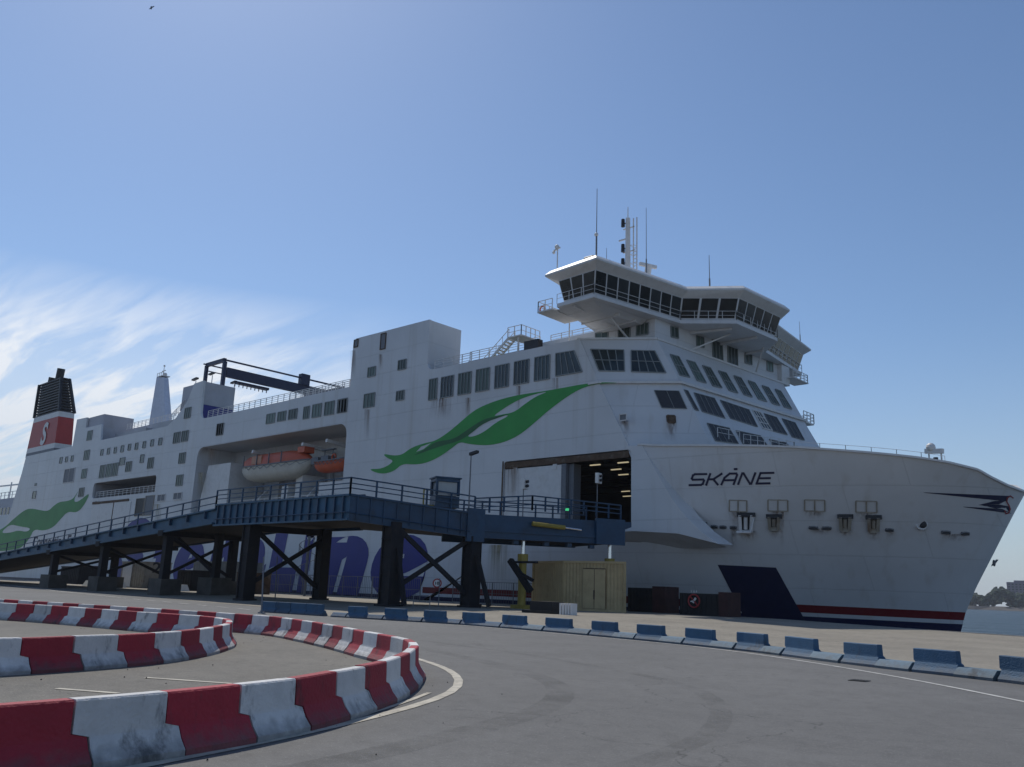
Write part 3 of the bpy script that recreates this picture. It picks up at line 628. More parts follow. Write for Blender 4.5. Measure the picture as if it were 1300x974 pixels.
# bow crest: swept blue arrows and red monogram
s = MB()
bowquad([(1172, 625), (1281, 629.5), (1278, 636.5), (1174, 625.6)], 14, 2, .03, s)
bowquad([(1262, 636), (1278, 635), (1268, 640), (1242, 641)], 5, 2, .032, s)
bowquad([(1242, 640.6), (1268, 640.4), (1282, 643), (1282, 649.5)], 6, 2, .034, s)
bowquad([(1222, 643), (1272, 646), (1284, 652), (1224, 643.8)], 8, 2, .036, s)
P('bow_crest', s, NAVY2)
s = MB(); stroke([(1285.5, 632), (1282, 629.5), (1278, 632), (1277.5, 637), (1280, 641), (1282, 646), (1280, 651), (1276.5, 652), (1275, 648.5)], 1.5, .05); P('crest_monogram', s, mat('crest_red', (.28, .03, .04), .5))

# hatches, rollers, slots and hawse holes along the bow, from their corners in the plating
def outlinebox(c4, w_, m, name, parent=ship):
    s_ = MB(); c4 = [Vector(c) for c in c4]
    for a, b in zip(c4, c4[1:]+c4[:1]):
        pa, pb = onbow(a.x, a.y, .03), onbow(b.x, b.y, .03)
        if pa and pb: s_.bar(pa, pb, w_, .09)
    return P(name, s_, m, parent)
def box4(x0, y0, x1, y1, sk=0): return [(x0, y0), (x1, y0+sk), (x1, y1+sk), (x0, y1)]
for x0, y0, x1, y1 in ((926, 635, 948, 649), (975, 634.5, 1000, 648.5), (1021.5, 634.5, 1047, 648.5), (1086.5, 636, 1113, 650)):
    h = P('fold_hatch', bowquad(box4(x0, y0, x1, y1, .6), 3, 2, .03), SUPER)
    outlinebox(box4(x0, y0, x1, y1, .6), .10, RUSTW, 'hatch_frame', h)
    mid = (x0+x1)/2; s = MB(); s.bar(onbow(mid, y0, .05), onbow(mid, y1, .05), .1); s.build('hatch_seam', RUSTW, h)
for x0, x1, yt, yb, op in ((938, 956, 652, 675, 1), (975, 990, 654, 671, 0), (1065, 1080, 654, 672, 0), (1101, 1116, 655, 673, 0)):
    s = bowquad(box4(x0+3, yt+2, x1-3, yb-1), 2, 2, .04)
    rf = P('roller_fairlead', s, BLACK); s = MB()
    for a, b in (((x0-2, yt+1), (x1+3, yt+1)), ((x0+1.5, yt+1), (x0+2.5, yb)), ((x1-1.5, yt+1), (x1-2.5, yb)), ((x0+2, yb), (x1-2, yb))):
        pa, pb = onbow(*a, .12), onbow(*b, .12); s.bar(pa, pb, .26, .34, 1 if a[1] == yt+1 and b[1] == yt+1 else 0)
    mid = (x0+x1)/2; s.tube(onbow(mid, yt+4, .15), onbow(mid, yb-4, .15), .16)
    s.build('roller_frame', [RUSTW if op == 0 else WHITE, BLACK], rf)
    if op:
        s = MB(); pa, pb = onbow(x0, yb, .1), onbow(x1, yb, .1); n_ = Vector((.25, -1, -.15)).normalized()*.9
        s.loft([pa, pb, pb+n_, pa+n_], [v+Vector((0, 0, .12)) for v in (pa, pb, pb+n_, pa+n_)]); s.bar(pb+n_, onbow(x1+2, yt+3, .1), .08); s.build('fold_down_flap', WHITE, rf)
for x0, x1, y in ((885, 898, 666), (903, 911, 668.5), (914, 922, 669), (927, 935, 669.5), (1027, 1038, 669.8), (1044, 1055, 670.2), (1124, 1134, 672.5), (1195, 1206, 675.5), (1220, 1230, 677)):
    hh = 3.6 if x0 == 885 else 2.0
    s = MB(); mid = [onbow(x0+(x1-x0)*i/6, y+i*.08, .05) for i in range(7)]
    for a, b in zip(mid, mid[1:]): s.bar(a, b, .1, hh*.13)
    sl = P('mooring_slot', s, BLACK); s = MB()
    cn = [onbow(x0+(x1-x0)*(.5+.5*math.cos(t)), y+.25+hh*math.sin(t)*.95, .06) for t in [2*math.pi*i/14 for i in range(14)]]
    for a, b in zip(cn, cn[1:]+cn[:1]): s.bar(a, b, .09)
    s.build('slot_rim', VENT, sl)
hp = onbow(1170, 666, .0)
s = MB(); s.ring(hp, (.5, -1, 0), .38, .10, 16); P('hawse_pipe', s, WHITE, smooth=True)
s = MB(); s.ball(hp+Vector((.1, 0, 0)), .3, 6, 0, (1, .3, 1)); P('hawse_opening', s, BLACK)
# vent hood and its rust run, small drain box
for x0, y0, x1, y1, m_ in ((787, 526, 796, 534, VENT), (847, 528.5, 856.5, 537, RUST)):
    pass

# ---- planes of the fore superstructure
A1, B1 = Vector((-48.1, 64, 21.4)), Vector((-41.8, 68.4, 21.4)); A0 = Vector((-50.5, 64, 26.05)); 
nCH = (B1-A1).cross(A0-A1).normalized(); nF = Vector((4.6, 0, 2.6)).normalized()
if nCH.y > 0: nCH = -nCH
t_ = (B1.x-2.6*1.01); B0 = Vector((-44.4, 68.3, 26.05))
# B0 exactly where chamfer meets the front plane at z 26.05
B1f, B0f = Vector((-39.9, 91.2, 21.4)), Vector((-42.5, 92.0, 26.05))
nF = (B1f-B1).cross(B0-B1).normalized(); nF = nF if nF.x > 0 else -nF
B0 = Vector((-44.40, 68.45, 26.05)); nF = (B1f-B1).cross(B0-B1).normalized(); nF = nF if nF.x > 0 else -nF
# A0 chosen on the chamfer plane through A1, B1 and B0
nCH = (B1-A1).cross(B0-A1).normalized(); nCH = nCH if nCH.y < 0 else -nCH
A0 = Vector((A1.x-(nCH.z*4.65)/nCH.x, 64, 26.05)); print('A0', A0)
A1f, A0f = Vector((-44.0, 93.7, 21.4)), Vector((-47, 93.7, 26.05))
zl = 13.0; sl2 = .5
A2, B2 = Vector((-48.1+sl2*(21.3-zl), 64.05, zl)), Vector((-41.8+sl2*(21.3-zl), 68.4, zl))
A1l, B1l = Vector((-48.1, 64.05, 21.3)), Vector((-41.8, 68.4, 21.3)); B1fl = Vector((-39.9, 91.2, 21.3)); A1fl = Vector((-44, 93.5, 21.3))
B2f = B1fl+(B2-B1l)+Vector((0, .8, 0)); A2f = Vector((-40, 93.5, zl))
nCL = (B1l-A1l).cross(A2-A1l).normalized(); nCL = nCL if nCL.y < 0 else -nCL
nFL = (B1fl-B1l).cross(B2-B1l).normalized(); nFL = nFL if nFL.x > 0 else -nFL
s = MB()
back = lambda z: [Vector((-60, 93.55, z)), Vector((-60, 64.36, z))]
s.loft([A1+Vector((0, .01, 0)), B1, B1f, A1f]+back(21.4), [A0+Vector((0, .01, 0)), B0, B0f, A0f]+back(26.05))
P('lounge_deckhouse', s, SUPER)
s = MB(); s.loft([A2, B2, B2f, A2f], [A1l, B1l, B1fl, A1fl]); P('lower_front', s, SUPER)
s = MB(); s.prism([(-49.2, 63.78), (A1.x+.1, 63.78), (B1.x+.3, B1.y-.2), (B1f.x+.3, B1f.y+.2), (A1f.x+.2, 93.9), (-49.2, 93.9), (-49.2, 80)], 21.2, 21.42); P('front_ledge', s, WHITE)
s = MB(); s.bar(A0+Vector((0, -.02, .08)), B0+Vector((.03, 0, .08)), .2, .2); s.bar(B0+Vector((.02, 0, .08)), B0f+Vector((.02, 0, .08)), .2, .2); P('parapet', s, WHITE)

# ---- windows
def win(c4, P0, n_, nm=3, glass=GLASS, parent=ship, off=.04, name='window', frame=FRAME, bars=0, fr=.09):
    n_ = n_.normalized(); c = [onpl(*p_, P0, n_) for p_ in c4] if len(c4[0]) == 2 else [Vector(v) for v in c4]
    s_ = MB(); s_.loft([v+n_*.0 for v in c], [v+n_*off for v in c]); w_ = P(name, s_, glass, parent) if parent is ship else s_.build(name, glass, parent)
    f = MB(); o = n_*(off+.02)
    for a, b in zip(c, c[1:]+c[:1]): f.bar(a+o, b+o, fr, fr)
    for k in range(1, nm):
        t = k/nm; f.bar(c[0].lerp(c[1], t)+o, c[3].lerp(c[2], t)+o, fr*.8)
    for k in range(bars):
        t = (k+1)/(bars+1); f.bar(c[0].lerp(c[3], t)+o, c[1].lerp(c[2], t)+o, fr*.8)
    f.build('window_frame', frame, w_); return w_
SP, SN = Vector((0, YS, 0)), Vector((0, -1, 0))
def sidewin(zo, x0, x1, yt, yb, nm=3, glass=GLASS, frame=FRAME, Y=YS, name='window'):
    k, ox, oy = zo; a, b, c, d = ox+x0/k, ox+x1/k, oy+yt/k, oy+yb/k
    cx_, cy_ = (a+b)/2, (c+d)/2
    X0, X1 = atY(a, cy_, Y).x, atY(b, cy_, Y).x; Z1, Z0 = atY(cx_, c, Y).z, atY(cx_, d, Y).z
    return win([(X0, Y, Z1), (X1, Y, Z1), (X1, Y, Z0), (X0, Y, Z0)], SP, SN, nm, glass, frame=frame, name=name)
Z1_, Z2_, Z3_ = (3.48, 0, 440), (4.427, 240, 420), (3.8235, 430, 380)
for i, (x0, x1, a, b) in enumerate(((440, 478, 387, 487), (498, 557, 375, 475), (582, 643, 357, 460), (668, 732, 338, 445), (760, 826, 319, 428), (853, 924, 298, 410), (952, 1025, 277, 392))):
    sidewin(Z3_, x0, x1, a, b, 4 if i else 3, GLASSG if i in (0, 2, 3) else GLASS)
k, ox, oy = Z3_; win([(ox+x/k, oy+y/k) for x, y in ((1055, 264), (1143, 250), (1183, 352), (1055, 374))], SP, SN, 4)
for x0, x1, a, b in ((143, 179, 330, 375), (290, 328, 295, 341), (124, 175, 458, 524), (281, 318, 445, 490), (1, 40, 486, 548)): sidewin(Z3_, x0, x1, a, b, 3, GLASSG)
for x0, x1, a, b in ((205, 229, 167, 242), (76, 95, 197, 232)): sidewin(Z3_, x0, x1, a, b, 1, VENT, RUST, name='vent')
for x0, x1, a, b in ((437, 483, 467, 520), (500, 545, 455, 507), (562, 608, 442, 496), (645, 677, 427, 494), (695, 744, 413, 485), (764, 816, 399, 472), (836, 889, 384, 459), (157, 193, 523, 586)): sidewin(Z2_, x0, x1, a, b, 3, GLASSG)
for x0, x1, a, b in ((817, 843, 271, 316), (768, 796, 380, 426), (804, 832, 373, 419), (792, 819, 470, 516), (780, 808, 568, 615), (959, 988, 342, 390), (654, 678, 492, 538), (557, 581, 509, 552), (442, 463, 525, 580), (470, 492, 520, 575), (498, 521, 515, 570), (387, 407, 373, 413), (373, 395, 459, 500), (362, 383, 542, 582), (350, 371, 625, 664)): sidewin(Z1_, x0, x1, a, b, 3, GLASSG)
for x0, x1, a, b in ((530, 552, 492, 523), (621, 636, 478, 513), (446, 456, 455, 481), (475, 485, 450, 476), (505, 515, 446, 471), (535, 547, 438, 466), (567, 578, 432, 458), (598, 610, 427, 455), (632, 644, 420, 448), (667, 679, 412, 440), (702, 716, 405, 435), (265, 275, 490, 516), (290, 299, 488, 510), (315, 324, 483, 508), (145, 159, 640, 672), (155, 162, 605, 615)): sidewin(Z1_, x0, x1, a, b, 1, GLASS)
for x0, x1, a, b in ((284, 328, 540, 600), (697, 730, 654, 683), (768, 804, 646, 675)): sidewin(Z1_, x0, x1, a, b, 2, VENT, WHITE, name='vent')
sidewin(Z1_, 600, 635, 672, 748, 1, BLACK, RUSTW, name='side_hatch'); sidewin(Z1_, 641, 678, 660, 745, 1, VENT, RUSTW, name='side_hatch')
s = MB(); a_, b_ = atY(118, 638).x, atY(164, 634).x; s.box(a_, b_, YS-.12, YS-.01, 14.2, 14.6); s.box(a_+9, a_+9.2, YS-.1, YS-.01, 6, 14.2); P('door_track', s, RUST)
s = MB(); s.box(a_, a_+9, YS-.06, YS-.01, 6.5, 14.1); s.box(a_+9.3, b_+1, YS-.08, YS-.01, 6.5, 14.15); P('sliding_panel', s, WHITE)
s = MB(); rail(s, [(-162.5, YS+.5, 15.4), (-138.6, YS+.5, 15.4)], 1.1, 1.6, .05, (.4, .75)); P('railing', s, WHITE)
Z5 = lambda L_: [(680+x/3.421, 400+y/3.42) for x, y in L_]
# chamfer panes and the slanted row across the front
W5 = lambda L_, P0, n_, nm, gl=GLASS, **k_: win(Z5(L_), P0, n_, nm, gl, **k_)
W5([(238, 150), (383, 153), (386, 245), (275, 243)], A1, nCH, 4, bars=1); W5([(414, 155), (517, 157), (566, 252), (416, 247)], A1, nCH, 4, bars=1)
for L_ in ([(583, 172), (620, 182), (668, 272), (625, 262)], [(655, 197), (690, 207), (740, 297), (700, 285)], [(723, 220), (757, 230), (808, 318), (768, 308)], [(793, 243), (825, 252), (877, 340), (838, 328)], [(860, 264), (890, 274), (940, 358), (903, 346)], [(922, 286), (950, 295), (1003, 378), (966, 366)], [(983, 307), (1010, 316), (1060, 395), (1026, 385)], [(1040, 323), (1062, 331), (1112, 410), (1078, 400)]):
    W5(L_, B1, nF, 3, GLASSG, bars=1)
W5([(515, 328), (622, 331), (657, 408), (548, 404)], A1l, nCL, 2, LOUVRE, name='louvre', fr=.05)
for L_, nm in (([(643, 325), (660, 330), (708, 418), (690, 412)], 1), ([(686, 338), (775, 362), (822, 450), (722, 420)], 4), ([(800, 370), (925, 412), (963, 487), (845, 450)], 5), ([(990, 428), (1045, 445), (1093, 522), (1030, 505)], 3), ([(1068, 450), (1125, 468), (1167, 545), (1113, 530)], 3),
              ([(743, 470), (840, 492), (880, 560), (780, 548)], 4), ([(868, 502), (975, 525), (1010, 575), (900, 562)], 4), ([(1013, 540), (1085, 555), (1120, 590), (1035, 575)], 3), ([(1128, 570), (1170, 577), (1195, 597), (1140, 585)], 2)):
    W5(L_, B1l, nFL, nm, LOUVRE, name='louvre', fr=.05)
W5([(940, 413), (975, 424), (1027, 503), (985, 492)], B1l, nFL, 3, GLASS, bars=2, frame=WHITE)
# service platform rails over the lower windows
s = MB()
for px0, px1, y0, y1 in ((907, 935, 552, 557), (940, 975, 560, 564), (975, 1005, 563, 569)):
    a = onpl(px0, y0+6, B1l, nFL)+nFL*.4; b = onpl(px1, y1+6, B1l, nFL)+nFL*.4; rail(s, [a, b], .9, 1.5, .028, (.45,))
P('railing', s, WHITE)
sidewin((1, 0, 0), 787, 796, 526, 534, 1, VENT, WHITE, name='vent')
hv = win([(847, 528), (856.5, 528.5), (857, 537), (848, 536.5)], A1l, nCL, 1, RUST, name='vent', frame=RUST, fr=.15)
# deckhouse below the wheelhouse
s = MB(); U = [(-62, 68.7), (-44.75, 68.7), (-42.95, 91.6), (-62, 91.6)]; s.prism(U, 26.06, 28.34); P('upper_deckhouse', s, SUPER)
PX = Vector((-44.75, 68.7, 0)); NX = Vector((22.9, -1.8, 0)).normalized()
for L_, nm in (([(585, 48), (617, 57), (619, 102), (587, 95)], 2), ([(697, 90), (728, 99), (730, 142), (697, 133)], 2), ([(765, 95), (808, 110), (812, 200), (768, 187)], 3), ([(832, 120), (874, 135), (876, 222), (834, 208)], 3), ([(908, 165), (937, 175), (938, 217), (908, 207)], 2), ([(1003, 200), (1028, 208), (1029, 248), (1004, 240)], 2)):
    W5(L_, PX, NX, nm, GLASSG)
PY = Vector((0, 68.7, 0))
for L_, nm in (([(261, 80), (315, 74), (315, 101), (261, 103)], 2), ([(360, 57), (412, 50), (410, 98), (360, 100)], 2), ([(440, 40), (492, 33), (490, 83), (438, 90)], 3)): W5(L_, PY, SN, nm, GLASSG)

# ---- wheelhouse
roofP = [(-51.5, 59.7), (-44.8, 59.1), (-42.6, 71.3), (-38.0, 74.5), (-37.4, 83.3), (-40.6, 86.6), (-41.9, 98.9), (-49.0, 99.2), (-50.5, 88), (-54, 87), (-54, 71), (-53, 70)]
winT = [(-50.2, 60.2), (-45.5, 59.9), (-43.3, 71.4), (-38.8, 74.8), (-38.3, 83.0), (-41.3, 86.2), (-42.6, 98.2), (-48.4, 98.6), (-50.0, 87.5), (-53, 86.5), (-53, 71.5), (-52, 70.5)]
winB = [(-49.8, 60.7), (-46.1, 60.5), (-43.9, 71.8), (-39.5, 75.1), (-39.0, 82.7), (-41.9, 85.8), (-43.2, 97.6), (-48.0, 98.0), (-50.0, 87.0), (-53, 86), (-53, 72), (-52, 71)]
flr = [(-50.4, 60.3), (-45.8, 60.1), (-43.6, 71.6), (-39.2, 74.9), (-38.7, 82.9), (-41.6, 86.0), (-42.8, 98.0), (-48.4, 98.4), (-50.2, 88), (-53.5, 87), (-53.5, 71), (-52.6, 70.4)]
V3 = lambda L_, z: [(x, y, z) for x, y in L_]
wh = MB(); wh.loft(V3(winB, 28.72), V3(winT, 30.95)); who = P('wheelhouse', wh, SUPER)
s = MB(); s.loft(V3(roofP, 31.55), V3(roofP, 31.72)); s.loft(V3(winT, 30.96), V3(roofP, 31.54)); cxr, cyr = -46, YC; s.loft(V3(roofP, 31.725), [(x+(.38 if x < cxr else -.38), y+(.38 if y < cyr else -.38), 32.15) for x, y in roofP]); P('wheelhouse_roof', s, WHITE)
s = MB(); s.loft(V3(flr, 28.35), V3(flr, 28.7)); P('wheelhouse_floor', s, SUPER)
s = MB()
wingNb = [(-50.2, 63.4), (-47.2, 63.2), (-46.2, 68.6), (-51.0, 68.6)]; wingN = [(-50.9, 60.9), (-46.3, 60.7), (-45.6, 68.6), (-51.6, 68.6)]
s.loft(V3(wingNb, 27.95), V3(wingN, 28.34)); P('bridge_wing_base', s, SUPER)
s = MB(); s = None
for fa, fb2 in (((-50.6, 62.4, 28.22), (-46.6, 62.2, 28.22)), ((-51.0, 65, 28.0), (-46.3, 64.8, 28.0)), ((-51.2, 67.4, 27.95), (-46.0, 67.2, 27.95)), ((-48.6, 60.7, 28.25), (-48.7, 68.5, 27.95)), ((-44.6, 74.5, 28.2), (-40.2, 75.8, 28.2)), ((-44, 80, 28.2), (-39.6, 80, 28.2)), ((-43.6, 85, 28.2), (-41.4, 85, 28.2))): s = MB(); s.bar(fa, fb2, .2, .25); P('floor_beam', s, SUPER)
s = MB()
for a, b in (((-44.2, 74.2, 26.2), (-41.4, 77.6, 28.3)), ((-43.2, 86.6, 26.2), (-41.0, 84.2, 28.3)), ((-47.4, 68.6, 26.2), (-47.4, 64.8, 27.95))): s = MB(); s.bar(a, b, .14); P('wing_strut', s, WHITE)
facets = [(11, 0, 2), (0, 1, 3), (1, 2, 8), (2, 3, 3), (3, 4, 5), (4, 5, 3), (5, 6, 8), (6, 7, 3)]
for i, j, n_ in facets[1:]:
    a, b, c, d = [Vector(v) for v in ((*winT[i], 30.95), (*winT[j], 30.95), (*winB[j], 28.72), (*winB[i], 28.72))]
    nn = (b-a).cross(d-a).normalized(); cc = (a+c)/2-Vector((-47, YC, 29.7)); nn = nn if nn.dot(cc) > 0 else -nn
    for k in range(n_):
        u0, u1 = (k+.06)/n_, (k+.94)/n_
        q4 = [a.lerp(b, u0), a.lerp(b, u1), d.lerp(c, u1), d.lerp(c, u0)]
        q4 = [q4[0].lerp(q4[3], .03), q4[1].lerp(q4[2], .03), q4[2].lerp(q4[1], .12), q4[3].lerp(q4[0], .12)]
        m_ = MB(); m_.loft([v+nn*.004 for v in q4], [v+nn*.03 for v in q4]); m_.build('wheelhouse_window', BGLASS, who)
s = MB(); s_pts = [Vector((x, y, 28.6)) for x, y in flr[:8]]
for a, b in zip(s_pts, s_pts[1:]): rail(s, [a+Vector((0, 0, .1)), b+Vector((0, 0, .1))], .95, 1.4, .024, (.5,))
P('railing', s, WHITE)
# wing end platforms with rails
s = MB(); s.box(-52.8, -50.9, 60.2, 64.5, 28.2, 28.34); rail(s, [(-50.9, 60.2, 28.34), (-52.7, 60.2, 28.34), (-52.7, 64.5, 28.34)], 1.0, .9, .035, (.5,)); 
P('wing_platform', s, WHITE); s = MB()
s.box(-43.4, -41.6, 93.0, 97.0, 26.9, 27.02); rail(s, [(-43.4, 97, 27), (-41.7, 97, 27), (-41.7, 93, 27)], 1.0, .9, .035, (.35, .7)); s.box(-46, -42.4, 91.6, 93.6, 26.06, 28.3)
P('wing_platform', s, WHITE)
s = MB(); s.ring((-53.0, 61.2, 28.9), (0, 1, 0), .33, .09, 14); P('lifebuoy', s, ORANGE)
s = MB(); s.box(-42.5, -39.9, 91.3, 94, 21.2, 21.35); rail(s, [(-42.4, 94, 21.35), (-39.9, 94, 21.35), (-39.9, 91.3, 21.35)], 1.1, 1, .04, (.35, .7)); P('front_platform', s, WHITE)
# ---- masts and aerials on the wheelhouse roof
rz = 32.1
def roofpt(px, py, Y): return atY(px, py, Y)
# radar mast: placed amidships
mx_ = -51.0; my_ = 73.5
zb = rz; zt2 = atY(797, 267, my_).z; mx_ = atY(797, 330, my_).x
s = MB(); s.box(mx_-1.0, mx_+1.6, my_-1, my_+1.4, zb-.3, zb+1.0); s.tube((mx_, my_, zb), (mx_, my_, zt2-1.0), .36, .26, 10); s.tube((mx_, my_, zt2-1.0), (mx_, my_, zt2+.4), .06, .04, 6)
ms = P('radar_mast', s, WHITE)
s = MB(); lx = mx_+.75
for dy in (0, .0): pass
for dx in (0, .45): s.bar((lx+dx, my_+.0, zb), (lx+dx, my_, zt2-1.2), .10)
for k in range(16): s.bar((lx, my_, zb+.4+k*.42), (lx+.45, my_, zb+.4+k*.42), .07)
for k in range(6):
    z = zb+1.6+k*1.05; s.bar((lx, my_, z), (lx, my_-.6, z), .04); s.bar((lx+.45, my_, z), (lx+.45, my_-.6, z), .04); s.bar((lx, my_-.6, z), (lx+.45, my_-.6, z), .04)
s.build('ladder', WHITE, ms)
s = MB()
for z in (zt2-1.6, zt2-4.6, zt2-6.3): s.tube((mx_-.45, my_-.3, z-.4), (mx_-.45, my_-.3, z+.5), .22, .2, 8); s.bar((mx_, my_, z), (mx_-.45, my_-.3, z), .1)
s.build('signal_lamp', BLACK, ms)
for z, hw in ((zt2-2.2, .9), (zt2-5.0, 1.0)): s = MB(); s.bar((mx_-.6, my_, z), (mx_+hw, my_, z), .1); s.build('crossbar', WHITE, ms)
s = MB()
s.box(mx_-1.3, mx_-.3, my_-.5, my_+.5, zb+1.0, zb+2.4); s.bar((mx_+2.1, my_, zb+.9), (mx_+2.9, my_-.2, zb+4.2), .5); s.build('scanner', WHITE, ms); s = MB(); s.ball((mx_+1.7, my_, zb+1.6), .7, 6); s.bar((mx_+2.3, my_-1.1, zb+4.2), (mx_+3.1, my_+.9, zb+4.2), .3, .35); s.bar((mx_-1.2, my_, zt2-3.4), (mx_, my_, zt2-3.4), .14); s.bar((mx_-.9, my_, zb+3.4), (mx_+1.2, my_, zb+3.4), .16)
rail(s, [(mx_-1, my_-1, zb+1), (mx_+3.6, my_-1.1, zb+1)], 1.2, .7, .05, (.45, .8)); s.build('mast_gear', WHITE, ms)
for px, yt, yb_, Y, r_ in ((757, 240, 326, 62, .035), (820.5, 264, 332, 71, .03), (901, 324, 364, 75, .035), (984, 400, 392, 84, .02), (1016, 408, 434, 97, .025), (770, 315, 330, 64, .025)):
    p0, p1 = atY(px, yb_, Y), atY(px, yt, Y); s = MB(); s.tube((p0.x, Y, rz-.1), (p0.x, Y, max(p1.z, rz+.5)), r_*1.6, r_*.8, 6); s.tube((p0.x, Y, rz-.1), (p0.x, Y, rz+(p1.z-rz)*.4), r_*2.6, r_*2.4, 6); P('whip_aerial', s, VENT)
s = MB(); p0 = atY(757, 298, 62); s.ball((p0.x, 62, p0.z), .2, 6); P('aerial_float', s, WHITE)
p0 = atY(708, 315, 62); s = MB(); s.tube((p0.x, 62, rz-.1), (p0.x, 62, p0.z), .06); s.bar((p0.x-.5, 62, p0.z-.2), (p0.x+.3, 62, p0.z), .14); s.ball((p0.x-.1, 62, p0.z+.15), .24, 6); s.ball((p0.x-.5, 62, p0.z-.35), .16, 6); P('wind_gauge', s, WHITE)
p0 = atY(751, 322, 62.5); s = MB(); s.tube((p0.x, 62.5, rz), (p0.x, 62.5, rz+.8), .12); s.box(p0.x-.5, p0.x+.5, 62.2, 62.8, rz, rz+.35); P('searchlight_base', s, WHITE)
s = MB(); s.tube((p0.x-.5, 62.3, rz+1.15), (p0.x+.45, 62.3, rz+1.2), .42, .36, 12); P('searchlight', s, VENT)
p0 = atY(966, 364, 84); s = MB(); s.tube((p0.x, 84, rz), (p0.x, 84, rz+1.2), .1, .1, 6); s.tube((p0.x, 84, rz+1.1), (p0.x, 84, rz+2.0), .22, .2, 8, 1); P('signal_lamp', s, [WHITE, BLACK])

# ---- top-deck houses and rails
s = MB(); s.box(-87.3, -73.05, YS+.36, 69.3, 26.01, 32.38); P('stair_block', s, SUPER)
s = MB(); s.box(-73.0, -72.4, YS+.5, YS+.9, 28.9, 32.0); P('corner_pillar', s, SUPER) if False else None
s = MB(); s.box(-170.7, -163.9, YS+.4, 70, 26.01, 31.25); s.box(-175.7, -170.8, YS+.4, 69, 26.01, 31.2); s.box(-161, -137.5, 67.5, 90, 26.01, 28.4); s.box(-162.6, -150, 66.4, 67.4, 26.01, 27.6); P('aft_deckhouse', s, LGREY)
yr_ = atX(299, 492, -126.2).y; print('yr', yr_)
s = MB(); s.box(-133.5, -126.2, YS+.36, yr_, 28.62, 32.3); P('crane_house', s, LGREY)
s = MB(); s.box(-133.5, -126.15, YS+.36, yr_+.05, 26.01, 28.58); P('crane_house_base', s, NAVY)
s = MB(); s.box(-110, -91, 69, 88, 26.01, 27.9); s.box(-107, -93, 72, 86, 27.9, 28.6); s.box(-71.8, -60, 69.5, 88, 26.01, 28.3); s.box(-60, -52, 69.5, 88, 26.01, 27.5); P('deckhouse', s, LGREY)
s = MB()
for L_ in ([(-124, YS+.3, 26.1), (-88, YS+.3, 26.15)], [(-71.6, 69.6, 28.3), (-60.5, 69.6, 28.3)], [(-109.5, 69.3, 27.9), (-91.5, 69.3, 27.9)], [(-161, 67.7, 28.4), (-138, 67.7, 28.4)], [(-136.3, YS+.3, 27.0), (-132, YS+.3, 29.0)], [(-72, YS+.4, 26.15), (-66, YS+.4, 26.15)], [(-59, 69.7, 28.2), (-53, 69.7, 28.2)]):
    r_ = MB(); rail(r_, L_, 1.15, 1.5, .04, (.3, .6, .9)); P('railing', r_, WHITE)
# wind screens of mesh on the boat deck
s = MB(); s.box(-109.2, -91.4, 69.0, 69.05, 28.0, 28.9); P('screen', s, VENT) if False else None
# outside stair
s = MB(); a = Vector((-66.2, 66.5, 26.1)); b = Vector((-62.4, 66.5, 28.9))
for dy in (0, 1.0):
    s.bar(a+Vector((0, dy, 0)), b+Vector((0, dy, 0)), .12, .25); s.bar(a+Vector((0, dy, 1)), b+Vector((0, dy, 1)), .06)
    for k in range(5): p_ = a.lerp(b, k/4)+Vector((0, dy, 0)); s.bar(p_, p_+Vector((0, 0, 1)), .05)
for k in range(11): p_ = a.lerp(b, (k+.5)/11); s.box(p_.x-.15, p_.x+.15, 66.5, 67.5, p_.z-.03, p_.z+.03)
s.box(-62.4, -60.4, 66.3, 69.5, 28.8, 28.92); rail(s, [(-62.4, 66.3, 28.9), (-60.4, 66.3, 28.9), (-60.4, 69.4, 28.9)], 1.1, .8, .04, (.5,)); s.bar((-61, 66.5, 26.1), (-61, 66.5, 28.8), .1)
P('outside_stair', s, WHITE)
s = MB(); s.box(-60.2, -58.2, 66.6, 67.4, 27.0, 28.1); P('deck_locker', s, BLACK)
s = MB(); p0 = atY(547, 455, 68); s.ring((-71.0, 69.2, 27.3), (0, 1, 0), .38, .10, 14); P('lifebuoy', s, ORANGE)
def deck_lamp(px, py, Y, zb_):
    p_ = atY(px, py, Y); s_ = MB(); s_.tube((p_.x, Y, zb_), (p_.x, Y, p_.z-.2), .07); s_.bar((p_.x-.9, Y-.1, p_.z), (p_.x+.6, Y-.1, p_.z+.15), .5, .25, 1); P('deck_floodlight', s_, [WHITE, BLACK])
deck_lamp(723, 406, 67, 26.2); deck_lamp(249, 482, 65, 31); deck_lamp(270, 475, 70, 30); deck_lamp(298, 486, 72, 31)
# gantry crane on the top deck
gx1, gx0 = -127.6, -133.6
s = MB()
for y in (68, 84, 92): 
    s.bar((gx1, y, 26), (gx1, y, 36.6), .55)
    if y != 84: s.bar((gx0, y, 31 if y == 68 else 26), (gx0, y, 36.8), .5)
gant = P('deck_crane', s, GBLUE)
s = MB(); s.bar((gx0, 68, 36.9), (gx1, 68, 36.9), .5, .6); s.bar((gx0, 92, 36.9), (gx1, 92, 36.9), .5, .6); s.bar((gx1, 68.4, 34.9), (gx1, 92, 34.9), .6, 1.6); s.bar((gx1, 67.4, 36.9), (gx1, 92.5, 36.9), .25); s.bar((gx0, 67.4, 37.0), (gx0, 92.5, 37.0), .2); s.bar((gx0+1, 67.4, 35.7), (gx0+1, 92.5, 35.7), .15)
s.build('crane_beam', GBLUE, gant)
s = MB(); s.box(gx1-.5, gx1+.6, 82.5, 84.2, 35.6, 37.6); s.box(gx1-1.5, gx1-.6, 71, 77, 33.6, 34.0); rail(s, [(gx1-1.4, 71, 33.2), (gx1-1.4, 77, 33.2)], .7, .8, .06, ()); s.build('crane_trolley', GBLUE, gant)
